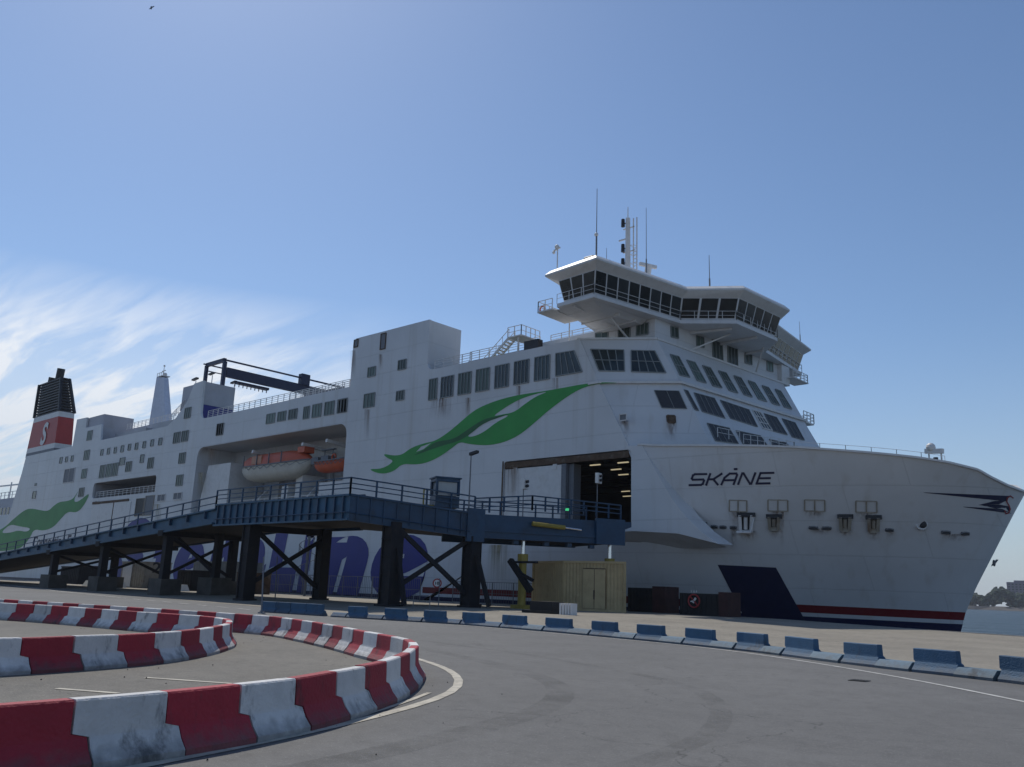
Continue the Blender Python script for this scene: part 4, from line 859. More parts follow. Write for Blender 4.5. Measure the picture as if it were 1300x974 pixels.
# fin mast
s = MB(); f0, f1 = atY(197, 545, YC), atY(216, 545, YC); ft = atY(197.5, 482, YC); 
s.loft([(f0.x, YC-1.6, 26), (f1.x+1.2, YC-1.0, 26), (f1.x+1.2, YC+1.0, 26), (f0.x, YC+1.6, 26)], [(f0.x-.6, YC-.9, ft.z), (f0.x+1.9, YC-.5, ft.z-.3), (f0.x+1.9, YC+.5, ft.z-.3), (f0.x-.6, YC+.9, ft.z)])
fm = P('fin_mast', s, mat('fin_blue_grey', (.56, .59, .68), .5))
s = MB(); tx = f0.x+.4; s.tube((tx, YC, ft.z), (tx, YC, ft.z+2.4), .12, .06, 6); s.box(tx-1, tx+1.6, YC-.8, YC+.8, ft.z, ft.z+.15); rail(s, [(tx-1, YC-.8, ft.z), (tx+1.6, YC-.8, ft.z)], .8, .8, .05, ()); s.bar((tx-.7, YC, ft.z+1.4), (tx+.8, YC, ft.z+1.4), .15); s.ball((tx+.9, YC, ft.z+.5), .4, 5); s.ball((tx, YC, ft.z+2.5), .22, 5); s.build('mast_head', WHITE, fm)
# ---- funnel
b0, b1, b2 = atY(33, 580, 64.5), atY(69, 572, 64.5), None
r0, r1_ = atY(43.7, 531, 64.5), atY(74.7, 527, 64.5); t0, t1 = atY(50, 489, 64.5), atY(77, 484, 64.5)
def depthY(px, py, X): return atX(px, py, X).y
print('funnel', b0, b1, r0, r1_, t0, t1, depthY(95.4, 540, b1.x), depthY(93.7, 525, r1_.x), depthY(88, 482, t1.x))
yb2, yr2, yt2 = depthY(95.4, 545, b1.x), depthY(94.5, 525, r1_.x), depthY(88, 482, t1.x)
def fr_(x0, x1, y0, y1, z): return [(x0, y0, z), (x1, y0, z), (x1, y1, z), (x0, y1, z)]
zb0 = 25.9; FY = 64.4
lv = {}
def fsec(t): # 0 base .. 1 top of red .. 2 top
    if t <= 1: x0 = b0.x+(r0.x-b0.x)*t; x1 = b1.x+(r1_.x-b1.x)*t; y1 = yb2+(yr2-yb2)*t; z = zb0+(r0.z-zb0)*t
    else: u = t-1; x0 = r0.x+(t0.x-r0.x)*u; x1 = r1_.x+(t1.x-r1_.x)*u; y1 = yr2+(yt2-yr2)*u; z = r0.z+(t0.z-r0.z)*u
    return fr_(x0, x1, FY+.05*t, y1, z)
s = MB()
for a, b, mi in ((0, .10, 0), (.10, .22, 1), (.22, .87, 2), (.87, 1.0, 1)): s.loft(fsec(a), fsec(b), mi, True)
fun = P('funnel', s, [VENT, WHITE, RED], bevel=0)
s = MB(); a, b = fsec(1.0), fsec(2.0)
def shrink(q4, dx0, dx1): return [(q4[0][0]+dx0, q4[0][1]+.8, q4[0][2]), (q4[1][0]-dx1, q4[1][1]+.8, q4[1][2]), (q4[2][0]-dx1, q4[2][1]-.8, q4[2][2]), (q4[3][0]+dx0, q4[3][1]-.8, q4[3][2])]
s.loft(shrink(a, 3.5, 1), shrink(b, 3.2, 1)); fo = s.build('funnel_top', BLACK, fun)
s = MB()
for k in range(13):
    q4 = fsec(1.0+k/12.4); z = q4[0][2]
    s.loft([(v[0], v[1], v[2]) for v in q4], [(v[0], v[1], v[2]+.3) for v in fsec(1.0+k/12.4)])
for i in range(4):
    for u in (0, 1): pass
for q_ in (0, 1, 2, 3): s.bar(fsec(1)[q_], fsec(2)[q_], .5)
s.build('funnel_slat', BLACK, fun)
for px, Y, h_ in ((65, 68, 3.0), (70, 70, 3.2), (74, 68, 4.5), (80, 72, 4.2), (77, 74, 3.4)):
    s = MB(); x_ = atY(px, 480, Y).x; s.tube((x_, Y, t0.z-2), (x_+1.0, Y, t0.z+h_*.95), .85, .85, 10)
    s.build('exhaust_pipe', BLACK, fun)
def text_mesh(txt, bold=0, shear=0):
    c = bpy.data.curves.new('t', 'FONT'); c.body = txt; c.size = 1; c.offset = bold; c.shear = shear; c.resolution_u = 6
    o = bpy.data.objects.new('t', c); COL.objects.link(o); dg = bpy.context.evaluated_depsgraph_get(); me = bpy.data.meshes.new_from_object(o.evaluated_get(dg))
    V = [v.co.copy() for v in me.vertices]; F = [tuple(p_.vertices) for p_ in me.polygons]; bpy.data.objects.remove(o); bpy.data.curves.remove(c); bpy.data.meshes.remove(me); return V, F
def text_fit(g, txt, to3, bold=0, shear=0, mi=0):
    V, F = text_mesh(txt, bold, shear); x0, x1 = min(v.x for v in V), max(v.x for v in V); y0, y1 = min(v.y for v in V), max(v.y for v in V); B = len(g.v)
    g.v += [tuple(to3((v.x-x0)/(x1-x0), (v.y-y0)/(y1-y0))) for v in V]
    for f in F: g.f.append(tuple(B+i for i in f)); g.m.append(mi)
s = MB()
sa, sb = atY(51, 566, 64.4), atY(61, 536, 64.4)
text_fit(s, 'S', lambda u, v: (sa.x+(sb.x-sa.x)*(u*1.15-.1)+v*.9, 64.30, sa.z+(sb.z-sa.z)*v), .03); s.build('funnel_letter', WHITE, fun)
# ---- green ribbons
def px3(L_, zo, Y=YS-.02): return [(lambda q_: (q_.x, q_.z))(atY(zo[1]+x/zo[0], zo[2]+y/zo[0], Y)) for x, y in L_]
def chaik(L_, it=2):
    for _ in range(it):
        out = []
        for i in range(len(L_)):
            a, b = L_[i], L_[(i+1) % len(L_)]; out += [(a[0]*.75+b[0]*.25, a[1]*.75+b[1]*.25), (a[0]*.25+b[0]*.75, a[1]*.25+b[1]*.75)]
        L_ = out
    return L_
rib = [(1350, 405), (1262, 403), (1180, 413), (1100, 428), (1000, 446), (900, 460), (830, 474), (760, 494), (690, 522), (640, 553), (590, 598), (530, 648), (470, 688), (410, 700), (350, 722), (310, 754), (270, 760), (213, 749), (235, 772), (268, 783), (240, 808), (200, 824), (145, 824), (180, 842), (220, 848), (270, 834), (308, 798), (370, 803), (425, 795), (490, 765), (550, 722), (588, 692), (625, 702), (690, 709), (745, 707), (810, 692), (880, 658), (950, 600), (1020, 538), (1100, 478), (1180, 430), (1262, 409), (1350, 407)]
h1 = [(1022, 447), (960, 458), (880, 484), (810, 524), (745, 570), (790, 560), (850, 550), (905, 508), (960, 470)]
h2 = [(838, 560), (770, 568), (705, 600), (655, 640), (620, 668), (660, 666), (712, 640), (765, 597)]
h3 = [(450, 697), (400, 715), (375, 742), (412, 728)]
s = MB(); s.sheet([px3(chaik(rib), Z3_), px3(chaik(h1), Z3_), px3(chaik(h2), Z3_), px3(h3, Z3_)], lambda u, v, d: (u, YS-.02-d, v), .012, back=True); rb = P('green_ribbon', s, GREEN)
dk = [(740, 572), (690, 590), (630, 630), (560, 680), (470, 690), (430, 722), (350, 765), (420, 740), (500, 712), (580, 690), (640, 655), (700, 602), (800, 566), (850, 553)]
s = MB(); s.sheet([px3(chaik(dk), Z3_)], lambda u, v, d: (u, YS-.034-d, v), .006); s.build('ribbon_fold', DGREEN, rb)
ab = [(352, 628), (325, 672), (300, 683), (262, 686), (235, 706), (215, 726), (190, 726), (135, 714), (105, 725), (60, 762), (20, 800), (-40, 830), (-60, 900), (10, 905), (60, 897), (95, 890), (132, 846), (150, 806), (190, 815), (235, 800), (270, 760), (300, 728), (338, 735), (368, 708), (402, 640), (345, 688), (322, 684)]
ah = [(44, 784), (85, 795), (138, 802), (120, 820), (80, 812), (50, 822), (0, 826)]
s = MB(); s.sheet([px3(chaik(ab), Z1_), px3(chaik(ah), Z1_)], lambda u, v, d: (u, YS-.02-d, v), .012); P('green_ribbon', s, mat('ribbon_green_light', (.05, .25, .07), .55, .2, .25))
# ---- big blue lettering and slogan
s = MB()
letters = [('S', -150, -137.5, .3, 11.2), ('t', -135.5, -129.5, .5, 9.4), ('e', -128.5, -119.5, .3, 7.4), ('n', -118.5, -110.8, .5, 7.4), ('a', -109.8, -102.8, .3, 7.4), ('L', -101.8, -92.0, .5, 11.2), ('i', -96.5, -92.9, .5, 9.9), ('n', -91.8, -81.2, .5, 7.4), ('e', -80.6, -70.9, .3, 7.4)]
letters[5] = ('L', -102.6, -95.6, .5, 11.2); letters[6] = ('i', -95.2, -92.2, .5, 9.9)
for ch, x0, x1, z0, z1 in letters: text_fit(s, ch, lambda u, v: (x0+(x1-x0)*u, YS-.03, z0+(z1-z0)*v), .075, .22)
P('ship_lettering', s, NAVY)
s = MB(); c0, c1 = atY(41, 693, YS), atY(108, 684, YS); text_fit(s, 'Connecting Europe', lambda u, v: (c0.x+(c1.x-c0.x+2)*u, YS-.03, 6.0+2.9*v), .03, .12); P('slogan', s, NAVY2)
# rust runs and stains on the plating: their own ragged shapes
def stain_mat(name, col, amt):
    m = bpy.data.materials.new(name); m.use_nodes = True; t = m.node_tree; b = t.nodes['Principled BSDF']; b.inputs['Base Color'].default_value = (*col, 1); b.inputs['Roughness'].default_value = .8
    uv = t.nodes.new('ShaderNodeUVMap'); uv.uv_map = 'st'; sp = t.nodes.new('ShaderNodeSeparateXYZ'); t.links.new(uv.outputs[0], sp.inputs[0])
    c = t.nodes.new('ShaderNodeTexCoord'); mp_ = t.nodes.new('ShaderNodeMapping'); mp_.inputs['Scale'].default_value = (3.2, 3.2, .16); t.links.new(c.outputs['Object'], mp_.inputs[0])
    n = t.nodes.new('ShaderNodeTexNoise'); n.inputs['Scale'].default_value = 1.6; n.inputs['Detail'].default_value = 7; t.links.new(mp_.outputs[0], n.inputs['Vector'])
    def M(op, a, b2):
        q = t.nodes.new('ShaderNodeMath'); q.operation = op; q.use_clamp = True
        for i, v in enumerate((a, b2)):
            if isinstance(v, (int, float)): q.inputs[i].default_value = v
            else: t.links.new(v, q.inputs[i])
        return q.outputs[0]
    x = M('ABSOLUTE', M('SUBTRACT', sp.outputs[0], .5), 0); q0 = t.nodes.new('ShaderNodeMath'); q0.operation = 'SUBTRACT'; t.links.new(sp.outputs[0], q0.inputs[0]); q0.inputs[1].default_value = .5
    q1 = t.nodes.new('ShaderNodeMath'); q1.operation = 'ABSOLUTE'; t.links.new(q0.outputs[0], q1.inputs[0])
    edge_ = M('SUBTRACT', 1, M('MULTIPLY', q1.outputs[0], 2)); fade = M('POWER', M('SUBTRACT', 1, sp.outputs[1]), 1.2); r = t.nodes.new('ShaderNodeMapRange'); r.inputs['From Min'].default_value = .34; r.inputs['From Max'].default_value = .62; t.links.new(n.outputs['Fac'], r.inputs['Value'])
    a = M('MULTIPLY', M('MULTIPLY', M('MULTIPLY', edge_, fade), r.outputs[0]), amt); t.links.new(a, b.inputs['Alpha']); return m
ST1, ST2 = stain_mat('rust_stain', (.17, .09, .045), .85), stain_mat('ochre_stain', (.30, .24, .10), .9)
def stain(fn, x0, x1, y0, y1, m, spread=1.0):
    pts = []; uv = []; F = []; nu, nv = 4, 8
    for j in range(nv+1):
        for i in range(nu+1):
            cx_ = (x0+x1)/2+(i/nu-.5)*(x1-x0)*(1+(spread-1)*j/nv); p_ = fn(cx_, y0+(y1-y0)*j/nv)
            if p_ is None: return
            pts.append(p_); uv.append((i/nu, j/nv))
    for j in range(nv):
        for i in range(nu): a = j*(nu+1)+i; F.append((a, a+1, a+nu+2, a+nu+1))
    me = bpy.data.meshes.new('rust_stain'); me.from_pydata([tuple(v) for v in pts], [], F); ul = me.uv_layers.new(name='st')
    for l in me.loops: ul.data[l.index].uv = uv[l.vertex_index]
    me.materials.append(m); o = bpy.data.objects.new('rust_stain', me); COL.objects.link(o); o.parent = ship; o.matrix_parent_inverse = ship.matrix_world.inverted()
ob = lambda x, y: onbow(x, y, .022)
for x0, x1, y0, y1 in ((938, 962, 674, 690), (975, 992, 671, 684), (1065, 1082, 672, 684), (1100, 1118, 673, 688), (925, 951, 649, 672), (974, 1002, 648, 662), (1020, 1049, 648, 660), (1085, 1115, 650, 664), (885, 900, 669, 684), (1027, 1056, 671, 680), (1124, 1136, 674, 683), (1195, 1230, 678, 688), (926, 936, 668, 700), (990, 996, 640, 700)): stain(ob, x0, x1, y0, y1, ST1)
os_ = lambda x, y: atY(x, y, YS-.016)
for x0, x1, y0, y1, m_ in ((618, 648, 692, 748, ST2), (715, 800, 550, 573, ST1) , (640, 660, 592, 640, ST1), (545, 575, 506, 535, ST1), (444, 452, 445, 480, ST1), (262, 276, 570, 600, ST1), (250, 262, 600, 640, ST2), (462, 470, 520, 560, ST1), (118, 128, 636, 668, ST1), (195, 205, 640, 680, ST2), (700, 712, 480, 520, ST1), (655, 662, 490, 530, ST1), (590, 598, 505, 540, ST1), (480, 486, 450, 470, ST1)):
    if y0 != 550: stain(os_, x0, x1, y0, y1, m_, 1.2)
stain(lambda x, y: onpl(x, y, A1l, nCL)+nCL*.015, 845, 860, 537, 562, ST1, 1.3)
stain(lambda x, y: onpl(x, y, A1l, nCL)+nCL*.015, 786, 800, 534, 556, ST1, 1.2)
# fore deck gear
p0 = atY(1188, 588, YC); s = MB(); s.tube((p0.x, YC, 11), (p0.x, YC, p0.z+.2), .09); tz = atY(1188, 572, YC).z; s.tube((p0.x-.5, YC, 11), (p0.x-.5, YC, tz), .07); s.tube((p0.x+.5, YC, 11), (p0.x+.5, YC, tz-.3), .07)
s.bar((p0.x-.8, YC, tz), (p0.x+.7, YC, tz-.1), .35, .4); s.ball((p0.x-.3, YC, tz+.3), .4, 6); P('bow_mast', s, WHITE)
s = MB(); s.tube((p0.x+.2, YC-.6, tz-1.7), (p0.x+.2, YC-.6, tz-.7), .22, .2, 8); P('signal_lamp', s, BLACK)
s = MB()
pr = [bowpt(i/NU, 1) for i in range(NU+1)]; pr = [Vector((x, y+.5, z-.1)) for x, y, z in pr if -32 < x < -20][::4]
for a, b in zip(pr, pr[1:]): rail(s, [a, b], .6, 2.5, .018, ())
P('railing', s, WHITE)
# boat-bay furniture
def baybox(mb, x0, x1, z0, z1, y0, y1, mi=0): mb.box(x0, x1, y0, y1, z0, z1, mi)
s = MB(); s.loft([(-124.4, 64.6, 11.7), (-116, 64.6, 11.7), (-116, 70.3, 11.7), (-124.4, 70.3, 11.7)], [(-122.5, 64.6, 18.6), (-116, 64.6, 18.6), (-116, 70.3, 18.6), (-122.5, 70.3, 18.6)]); P('boat_shelter', s, WHITE)
s = MB(); s.box(-113.5, -109.5, 70.3, 70.48, 17.6, 20.3); P('vent', s, LOUVRE)
s = MB()
for x in (-111, -98.5, -93): 
    s.bar((x, 70, 19.5), (x, 65.0, 19.9), .45); s.bar((x, 70, 11.7), (x, 70, 19.5), .5); s.bar((x, 65.8, 12), (x, 68.5, 15), .35)
    P('boat_davit', s, WHITE); s = MB()
for q_ in ((-104, -102.5, 66, 70, 11.7, 14.6), (-94.5, -88.5, 65.5, 69.8, 11.7, 14.5), (-101, -99.5, 66.2, 69.9, 11.7, 16)): s = MB(); s.box(*q_); P('winch_housing', s, WHITE)
s = MB(); rail(s, [(-114.5, YS+.5, 11.7), (-88, YS+.5, 11.7)], 1.1, 1.5, .05, (.4, .75)); P('railing', s, WHITE)

# ---- lifeboats (hang in the bay: things of their own)
def boat(name, label, x0, x1, y, zk, zg, zt3, B, canopy, hm, cm):
    root = thing(name, label, 'boat', ((x0+x1)/2, y, zk)); n = 20; Ls = x1-x0
    h = MB(); c = MB(); m_ = 9
    def sec(u):
        f = 1-abs(2*u-1)**3.2; f2 = 1-abs(2*u-1)**5
        return f, f2
    for j in range(n+1):
        u = j/n; f, f2 = sec(u); x = x0+Ls*u; hb = B*max(.06, f)**.7; sh = .35*(abs(2*u-1)**3)
        for i in range(m_):
            a = math.pi*i/(m_-1); yy_ = -math.cos(a); zz_ = 1-math.sin(a)**.7
            rise = (zg+sh-zk)*(abs(2*u-1)**4)*.75
            h.v.append((x, y+hb*yy_, zk+rise+(zg+sh-zk-rise)*zz_))
        for i in range(m_):
            a = math.pi*i/(m_-1); c.v.append((x+.0, y-hb*.97*math.cos(a), zg+sh+(zt3-zg)*max(.08, f2)*(math.sin(a)**.55)))
    for g_ in (h, c):
        for j in range(n):
            for i in range(m_-1): k_ = j*m_+i; g_.f.append((k_, k_+1, k_+m_+1, k_+m_)); g_.m.append(0)
        g_.f.append(tuple(range(m_))); g_.m.append(0); g_.f.append(tuple(n*m_+i for i in range(m_))); g_.m.append(0)
    h.build('boat_hull', hm, root, smooth=True)
    if canopy: c.build('canopy', cm, root, smooth=True)
    g_ = MB()
    for j in range(n):
        u = j/n; u2 = (j+1)/n; a = h.v[j*m_]; b = h.v[(j+1)*m_]; g_.bar((a[0], a[1]-.05, a[2]), (b[0], b[1]-.05, b[2]), .16)
    for j in range(2, n-1, 2): a = h.v[j*m_]; b = h.v[(j+2)*m_]; g_.bar((a[0], a[1]-.08, a[2]-.1), ((a[0]+b[0])/2, a[1]-.1, a[2]-.55), .05); g_.bar(((a[0]+b[0])/2, a[1]-.1, a[2]-.55), (b[0], b[1]-.08, b[2]-.1), .05)
    g_.build('grab_line', VENT, root)
    return root
lb0, lb1 = atY(306, 600, 65.5), atY(392, 590, 65.5)
zk_ = atY(350, 611, 65.5).z; zg_ = atY(345, 592, 65.5).z; zt_ = atY(350, 580, 65.5).z+.6
print('lifeboat', lb0, lb1, zk_, zg_, zt_)
lbr = boat('lifeboat', 'enclosed lifeboat with orange canopy and white hull hanging in the ship recess', lb0.x, lb1.x, 65.9, zk_, zg_, zt_, 1.9, True, BWHITE, ORANGE)
g_ = MB(); cx_ = (lb0.x+lb1.x)/2
for k_ in (-.32, -.12, .06, .24): g_.box(cx_+k_*(lb1.x-lb0.x)-.05, cx_+k_*(lb1.x-lb0.x)+.05, 63.9, 64.05, zg_+.1, zt_-.3)
g_.box(cx_-3.5, cx_-1, 64.05, 64.2, zg_+.25, zt_-.5, 1); g_.build('canopy_window', [VENT, mat('canopy_faded', (.5, .25, .16), .6)], lbr)
g_ = MB(); g_.box(lb1.x-2.2, lb1.x-.6, 65, 66.6, zt_-.6, zt_+.2); g_.build('helm_hood', ORANGE, lbr)
rb0, rb1 = atY(398, 596, 66), atY(437, 592, 66)
boat('rescue_boat', 'open orange rescue boat hanging behind the larger lifeboat', rb0.x, rb1.x+1.5, 66.2, atY(420, 600, 66).z, atY(420, 586, 66).z, 0, 1.2, False, ORANGE, ORANGE)
rbt = bpy.data.objects['rescue_boat']
g_ = MB(); zz0 = atY(420, 588, 66).z; g_.box(rb0.x+2, rb0.x+3.6, 65.6, 66.8, zz0-.2, zz0+1.0); g_.bar((rb0.x+1.5, 66.2, zz0+1.9), (rb0.x+4.2, 66.2, zz0+1.9), .5, .15); g_.bar((rb0.x+2, 66.2, zz0), (rb0.x+2, 66.2, zz0+1.9), .1); g_.bar((rb0.x+3.8, 66.2, zz0), (rb0.x+3.8, 66.2, zz0+1.9), .1); g_.box(rb0.x, rb0.x+1.5, 65.5, 66.9, zz0, zz0+.9)
g_.build('console', VENT, rbt)
g_ = MB(); g_.ring((rb0.x+5.2, 65.4, zz0+.6), (0, 1, 0), .4, .12, 12); g_.build('lifebuoy', ORANGE, rbt)

# ================================================================== THE LOADING BRIDGE
br = thing('loading_bridge', 'dark blue steel vehicle ramp on columns leading up to the open ferry door', 'bridge', (-64, 42, .3))
RY = 38.0
def rp(px, py, Y=RY): return atY(px, py, Y)
K0 = Vector((-165, RY, .6)); 
e1t = atY(275, 641, RY); e1b = atY(275, 667, RY); K2 = atY(445, 629, RY); K2b = atY(445, 662, RY)
print('ramp', e1t, e1b, K2, K2b, atY(0, 699, RY), atY(0, 716, RY), atY(120, 693, RY))
zt_r, zb_r = 8.1, 6.25                          # top and bottom of the level girder
X1, X2 = e1t.x, K2.x
tl_, tr_ = atY(0, 703, RY), atY(271, 647.5, RY); bl2, br2 = atY(0, 711.5, RY), atY(268, 666, RY)
def ztf(x): return tl_.z+(tr_.z-tl_.z)*(x-tl_.x)/(tr_.x-tl_.x)
def zbf(x): return max(0, bl2.z+(br2.z-bl2.z)*(x-bl2.x)/(br2.x-bl2.x))
XL = tl_.x-(tl_.z-.6)*(tr_.x-tl_.x)/(tr_.z-tl_.z); print('XL', XL, ztf(X1), zbf(X1))
dirE = Vector((9.5, 20, 0)).normalized(); LE = 22.1
P2 = Vector((X2, RY, 0)); P3 = P2+dirE*9.6; P4 = P2+dirE*LE
W_ = 8.0
nE = Vector((-dirE.y, dirE.x, 0))
def zE(t): return 8.05+(7.35-8.05)*min(1, t/9.6) if t <= 9.6 else 7.3
# deck slabs
s = MB()
s.hexa([(XL, RY+.2, .1), (X1, RY+.2, zbf(X1)+.15), (X1, RY+W_, zbf(X1)+.15), (XL, RY+W_, .1), (XL, RY+.2, .35), (X1, RY+.2, ztf(X1)-.3), (X1, RY+W_, ztf(X1)-.3), (XL, RY+W_, .35)])
s.box(X1, X2, RY+.2, RY+W_, zb_r+.25, zt_r-.5)
a, b, c, d = P2+Vector((0, .2, 0)), P4, P4+nE*8.2, Vector((X2-8.8, RY+W_, 0))
for q1, q2, z1_, z2_ in ((0, 1, 7.6, 6.95),):
    s.hexa([(a.x, a.y, 6.3), (b.x, b.y, 5.7), (c.x, c.y, 5.7), (d.x, d.y, 6.3), (a.x, a.y, 7.55), (b.x, b.y, 6.95), (c.x, c.y, 6.95), (d.x, d.y, 7.55)])
P('ramp_deck', s, STEELD, br)
# girders
s = MB(); sl_b = zb_r; 
XM = bl2.x-(bl2.z)*(br2.x-bl2.x)/(br2.z-bl2.z) if bl2.z > 0 else XL
for xa_, xb_ in ((XL, max(XL, XM)), (max(XL, XM), X1)):
    if xb_-xa_ > .1: s.hexa([(xa_, RY, zbf(xa_)), (xb_, RY, zbf(xb_)), (xb_, RY+.18, zbf(xb_)), (xa_, RY+.18, zbf(xa_)), (xa_, RY, ztf(xa_)), (xb_, RY, ztf(xb_)), (xb_, RY+.18, ztf(xb_)), (xa_, RY+.18, ztf(xa_))])
for k in range(int((X1-XL)/3.2)):
    x = X1-1.5-k*3.2; zt1 = ztf(x); zb1 = zbf(x)
    s.box(x-.06, x+.06, RY-.25, RY-.001, zb1+(zt1-zb1)*.45, zt1+.05, 1)
s.bar((max(XL, XM), RY-.12, .1), (X1, RY-.12, zbf(X1)+.05), .3, .14); s.bar((XL, RY-.1, ztf(XL)), (X1, RY-.1, ztf(X1)), .3, .12)
P('ramp_girder', s, [BLUEL, BLUE], br)
s = MB(); s.box(X1+.003, X2, RY, RY+.18, zb_r, zt_r); s.box(X1, X2, RY-.16, RY-.002, zt_r-.12, zt_r+.02); s.box(X1, X2, RY-.16, RY-.002, zb_r-.03, zb_r+.10)
k = 0; x = X1+.5
while x < X2-.2: s.box(x-.05, x+.05, RY-.15, RY-.003, zb_r+.1, zt_r-.13, 1); x += 1.05
P('ramp_girder', s, [BLUEL, BLUE], br)
s = MB()
def seg(mb, t0_, t1_, zt0, zt1, zb0_, zb1_, off=0, th=.2, mi=0):
    a = P2+dirE*t0_-nE*off; b = P2+dirE*t1_-nE*off; n2 = nE*th
    mb.hexa([(a.x, a.y, zb0_), (b.x, b.y, zb1_), (b.x+n2.x, b.y+n2.y, zb1_), (a.x+n2.x, a.y+n2.y, zb0_), (a.x, a.y, zt0), (b.x, b.y, zt1), (b.x+n2.x, b.y+n2.y, zt1), (a.x+n2.x, a.y+n2.y, zt0)], mi)
seg(s, .01, 9.6, 8.1, 7.35, 6.2, 5.5); 
for t in range(10): seg(s, .5+t, .6+t, 8.0-.075*t, 8.0-.075*t, 6.3-.07*t, 6.3-.07*t, .12, .12, 0)
seg(s, 0, 9.6, 8.14, 7.39, 8.0, 7.25, .14, .14)
P('ramp_girder', s, [BLUE], br)
s = MB(); seg(s, 9.62, LE, 7.3, 7.45, 5.5, 5.6, .05, .25); seg(s, 9.62, LE, 6.2, 6.25, 6.0, 6.05, .16, .11); seg(s, LE-2.2, LE+.4, 7.6, 7.6, 5.55, 5.55, .35, .3); seg(s, 9.0, 10.4, 7.7, 7.7, 5.2, 5.2, .2, .4)
seg(s, LE, LE+1.3, 7.45, 7.5, 6.6, 7.1, -0.2, 6.6)
for t in (13, 15.6, 17.6, 19.6): seg(s, t, t+.4, 5.5, 5.5, 5.2, 5.2, -.2, .4)
P('lift_span', s, BLUE, br)
s = MB(); a = P2+dirE*LE+nE*7.9; seg(s, 9.62, LE, 7.9, 8.1, 5.5, 5.6, -7.9, .25); P('ramp_girder', s, BLUE, br)
# rear girders
s = MB(); s.box(X1, X2-8.8, RY+W_, RY+W_+.2, zb_r, zt_r); s.hexa([(XL, RY+W_+.01, .0), (X1, RY+W_+.01, zbf(X1)), (X1, RY+W_+.2, zbf(X1)), (XL, RY+W_+.2, .0), (XL, RY+W_+.01, ztf(XL)), (X1, RY+W_+.01, ztf(X1)), (X1, RY+W_+.2, ztf(X1)), (XL, RY+W_+.2, ztf(XL))]); P('ramp_girder', s, BLUE, br)
# railings
def ramprail(pts, h=1.15, sp=2.1):
    r_ = MB(); rail(r_, pts, h, sp, .06, (.45, .8) if sp < 3 else (.55,), post=.075); P('ramp_railing', r_, BLUE, br)
ramprail([(XL, RY-.05, ztf(XL)), (X1, RY-.05, ztf(X1))], 1.15, 3.0); ramprail([(X1, RY-.05, zt_r), (X2, RY-.05, zt_r)], 1.2, 2.1)
ePt = lambda t, z, o=0: tuple(P2+dirE*t+nE*o+Vector((0, 0, z)))
ramprail([(X2, RY-.05, zt_r), ePt(9.6, 7.4)], 1.2, 1.9); ramprail([ePt(9.7, 7.35, .3), ePt(14.5, 7.9, .3), ePt(LE+.4, 7.7, .4)], 1.15, 1.2); ramprail([ePt(9.7, 7.9, 7.8), ePt(LE+1, 8.1, 7.8)], 1.15, 1.6)
ramprail([(XL, RY+W_+.1, ztf(XL)), (X1, RY+W_+.1, ztf(X1))], 1.1, 3.2)
ramprail([(X1, RY+W_+.1, zt_r), (X2-8.8, RY+W_+.1, zt_r)], 1.2, 2.1)
# columns and cross bracing
def col(name, x, y, w_, z1_, z0_=None, m=STEELD):
    z0_ = gz(x, y) if z0_ is None else z0_
    s_ = MB(); s_.box(x-w_/2, x+w_/2, y-w_*.4, y+w_*.4, z0_, z1_); s_.box(x-w_*.75, x+w_*.75, y-w_*.6, y+w_*.6, z0_, z0_+.15); s_.box(x-w_/2-.03, x-w_/2+.1, y-w_*.5, y+w_*.5, z0_, z1_); s_.box(x+w_/2-.1, x+w_/2+.03, y-w_*.5, y+w_*.5, z0_, z1_); return P(name, s_, m, br)
xa = atY(318, 690, RY+.6).x; colA = (xa, RY+.6); colB = (atY(411, 690, RY+7).x, RY+7)
cC = P2+dirE*2.6+nE*.4; cD = P2+dirE*9.3+nE*.5
def alongE(px):       # where the sight line at px meets the outer girder line
    r = ray(px, 690); k_ = (P2.x*dirE.y-P2.y*dirE.x)/(r.x*dirE.y-r.y*dirE.x); return O+r*k_
cC = alongE(500)+nE*.4; cD = alongE(601)+nE*.4; print('cols', colA, colB, cC, cD)
col('column', *colA, 1.05, 6.3); col('column', *colB, .9, 6.3); col('column', cC.x, cC.y, 1.12, 6.3); col('column', cD.x, cD.y, .95, 5.6)
def behind(px, off):
    r = ray(px, 690); r = Vector((r.x, r.y, 0)); Q = P2+nE*off; return r*(Vector((Q.x, Q.y, 0)).dot(nE)/r.dot(nE))
c5 = behind(502, 7.4); c6 = behind(602, 7.4); col('column', c5.x, c5.y, .9, 6.3); col('column', c6.x, c6.y, .9, 5.6)
def brace(a, b, w_=.28): s_ = MB(); s_.bar(a, b, w_); P('brace', s_, STEELD, br)
for p_, q_ in ((colA, colB), ((cC.x, cC.y), (cD.x, cD.y))):
    brace((p_[0]+.3, p_[1]+.15, 5.9), (q_[0], q_[1], 1.1), .32); brace((p_[0], p_[1], 1.3), (q_[0], q_[1], 5.5), .32)
brace((cC.x+.6, cC.y, 4.4), (cC.x+1.4, cC.y+.3, .4)); brace((cD.x+.6, cD.y, 4.2), (cD.x+1.8, cD.y+.3, .5))
brace((colA[0], colA[1], 6.0), (colB[0], colB[1], 6.0), .5)
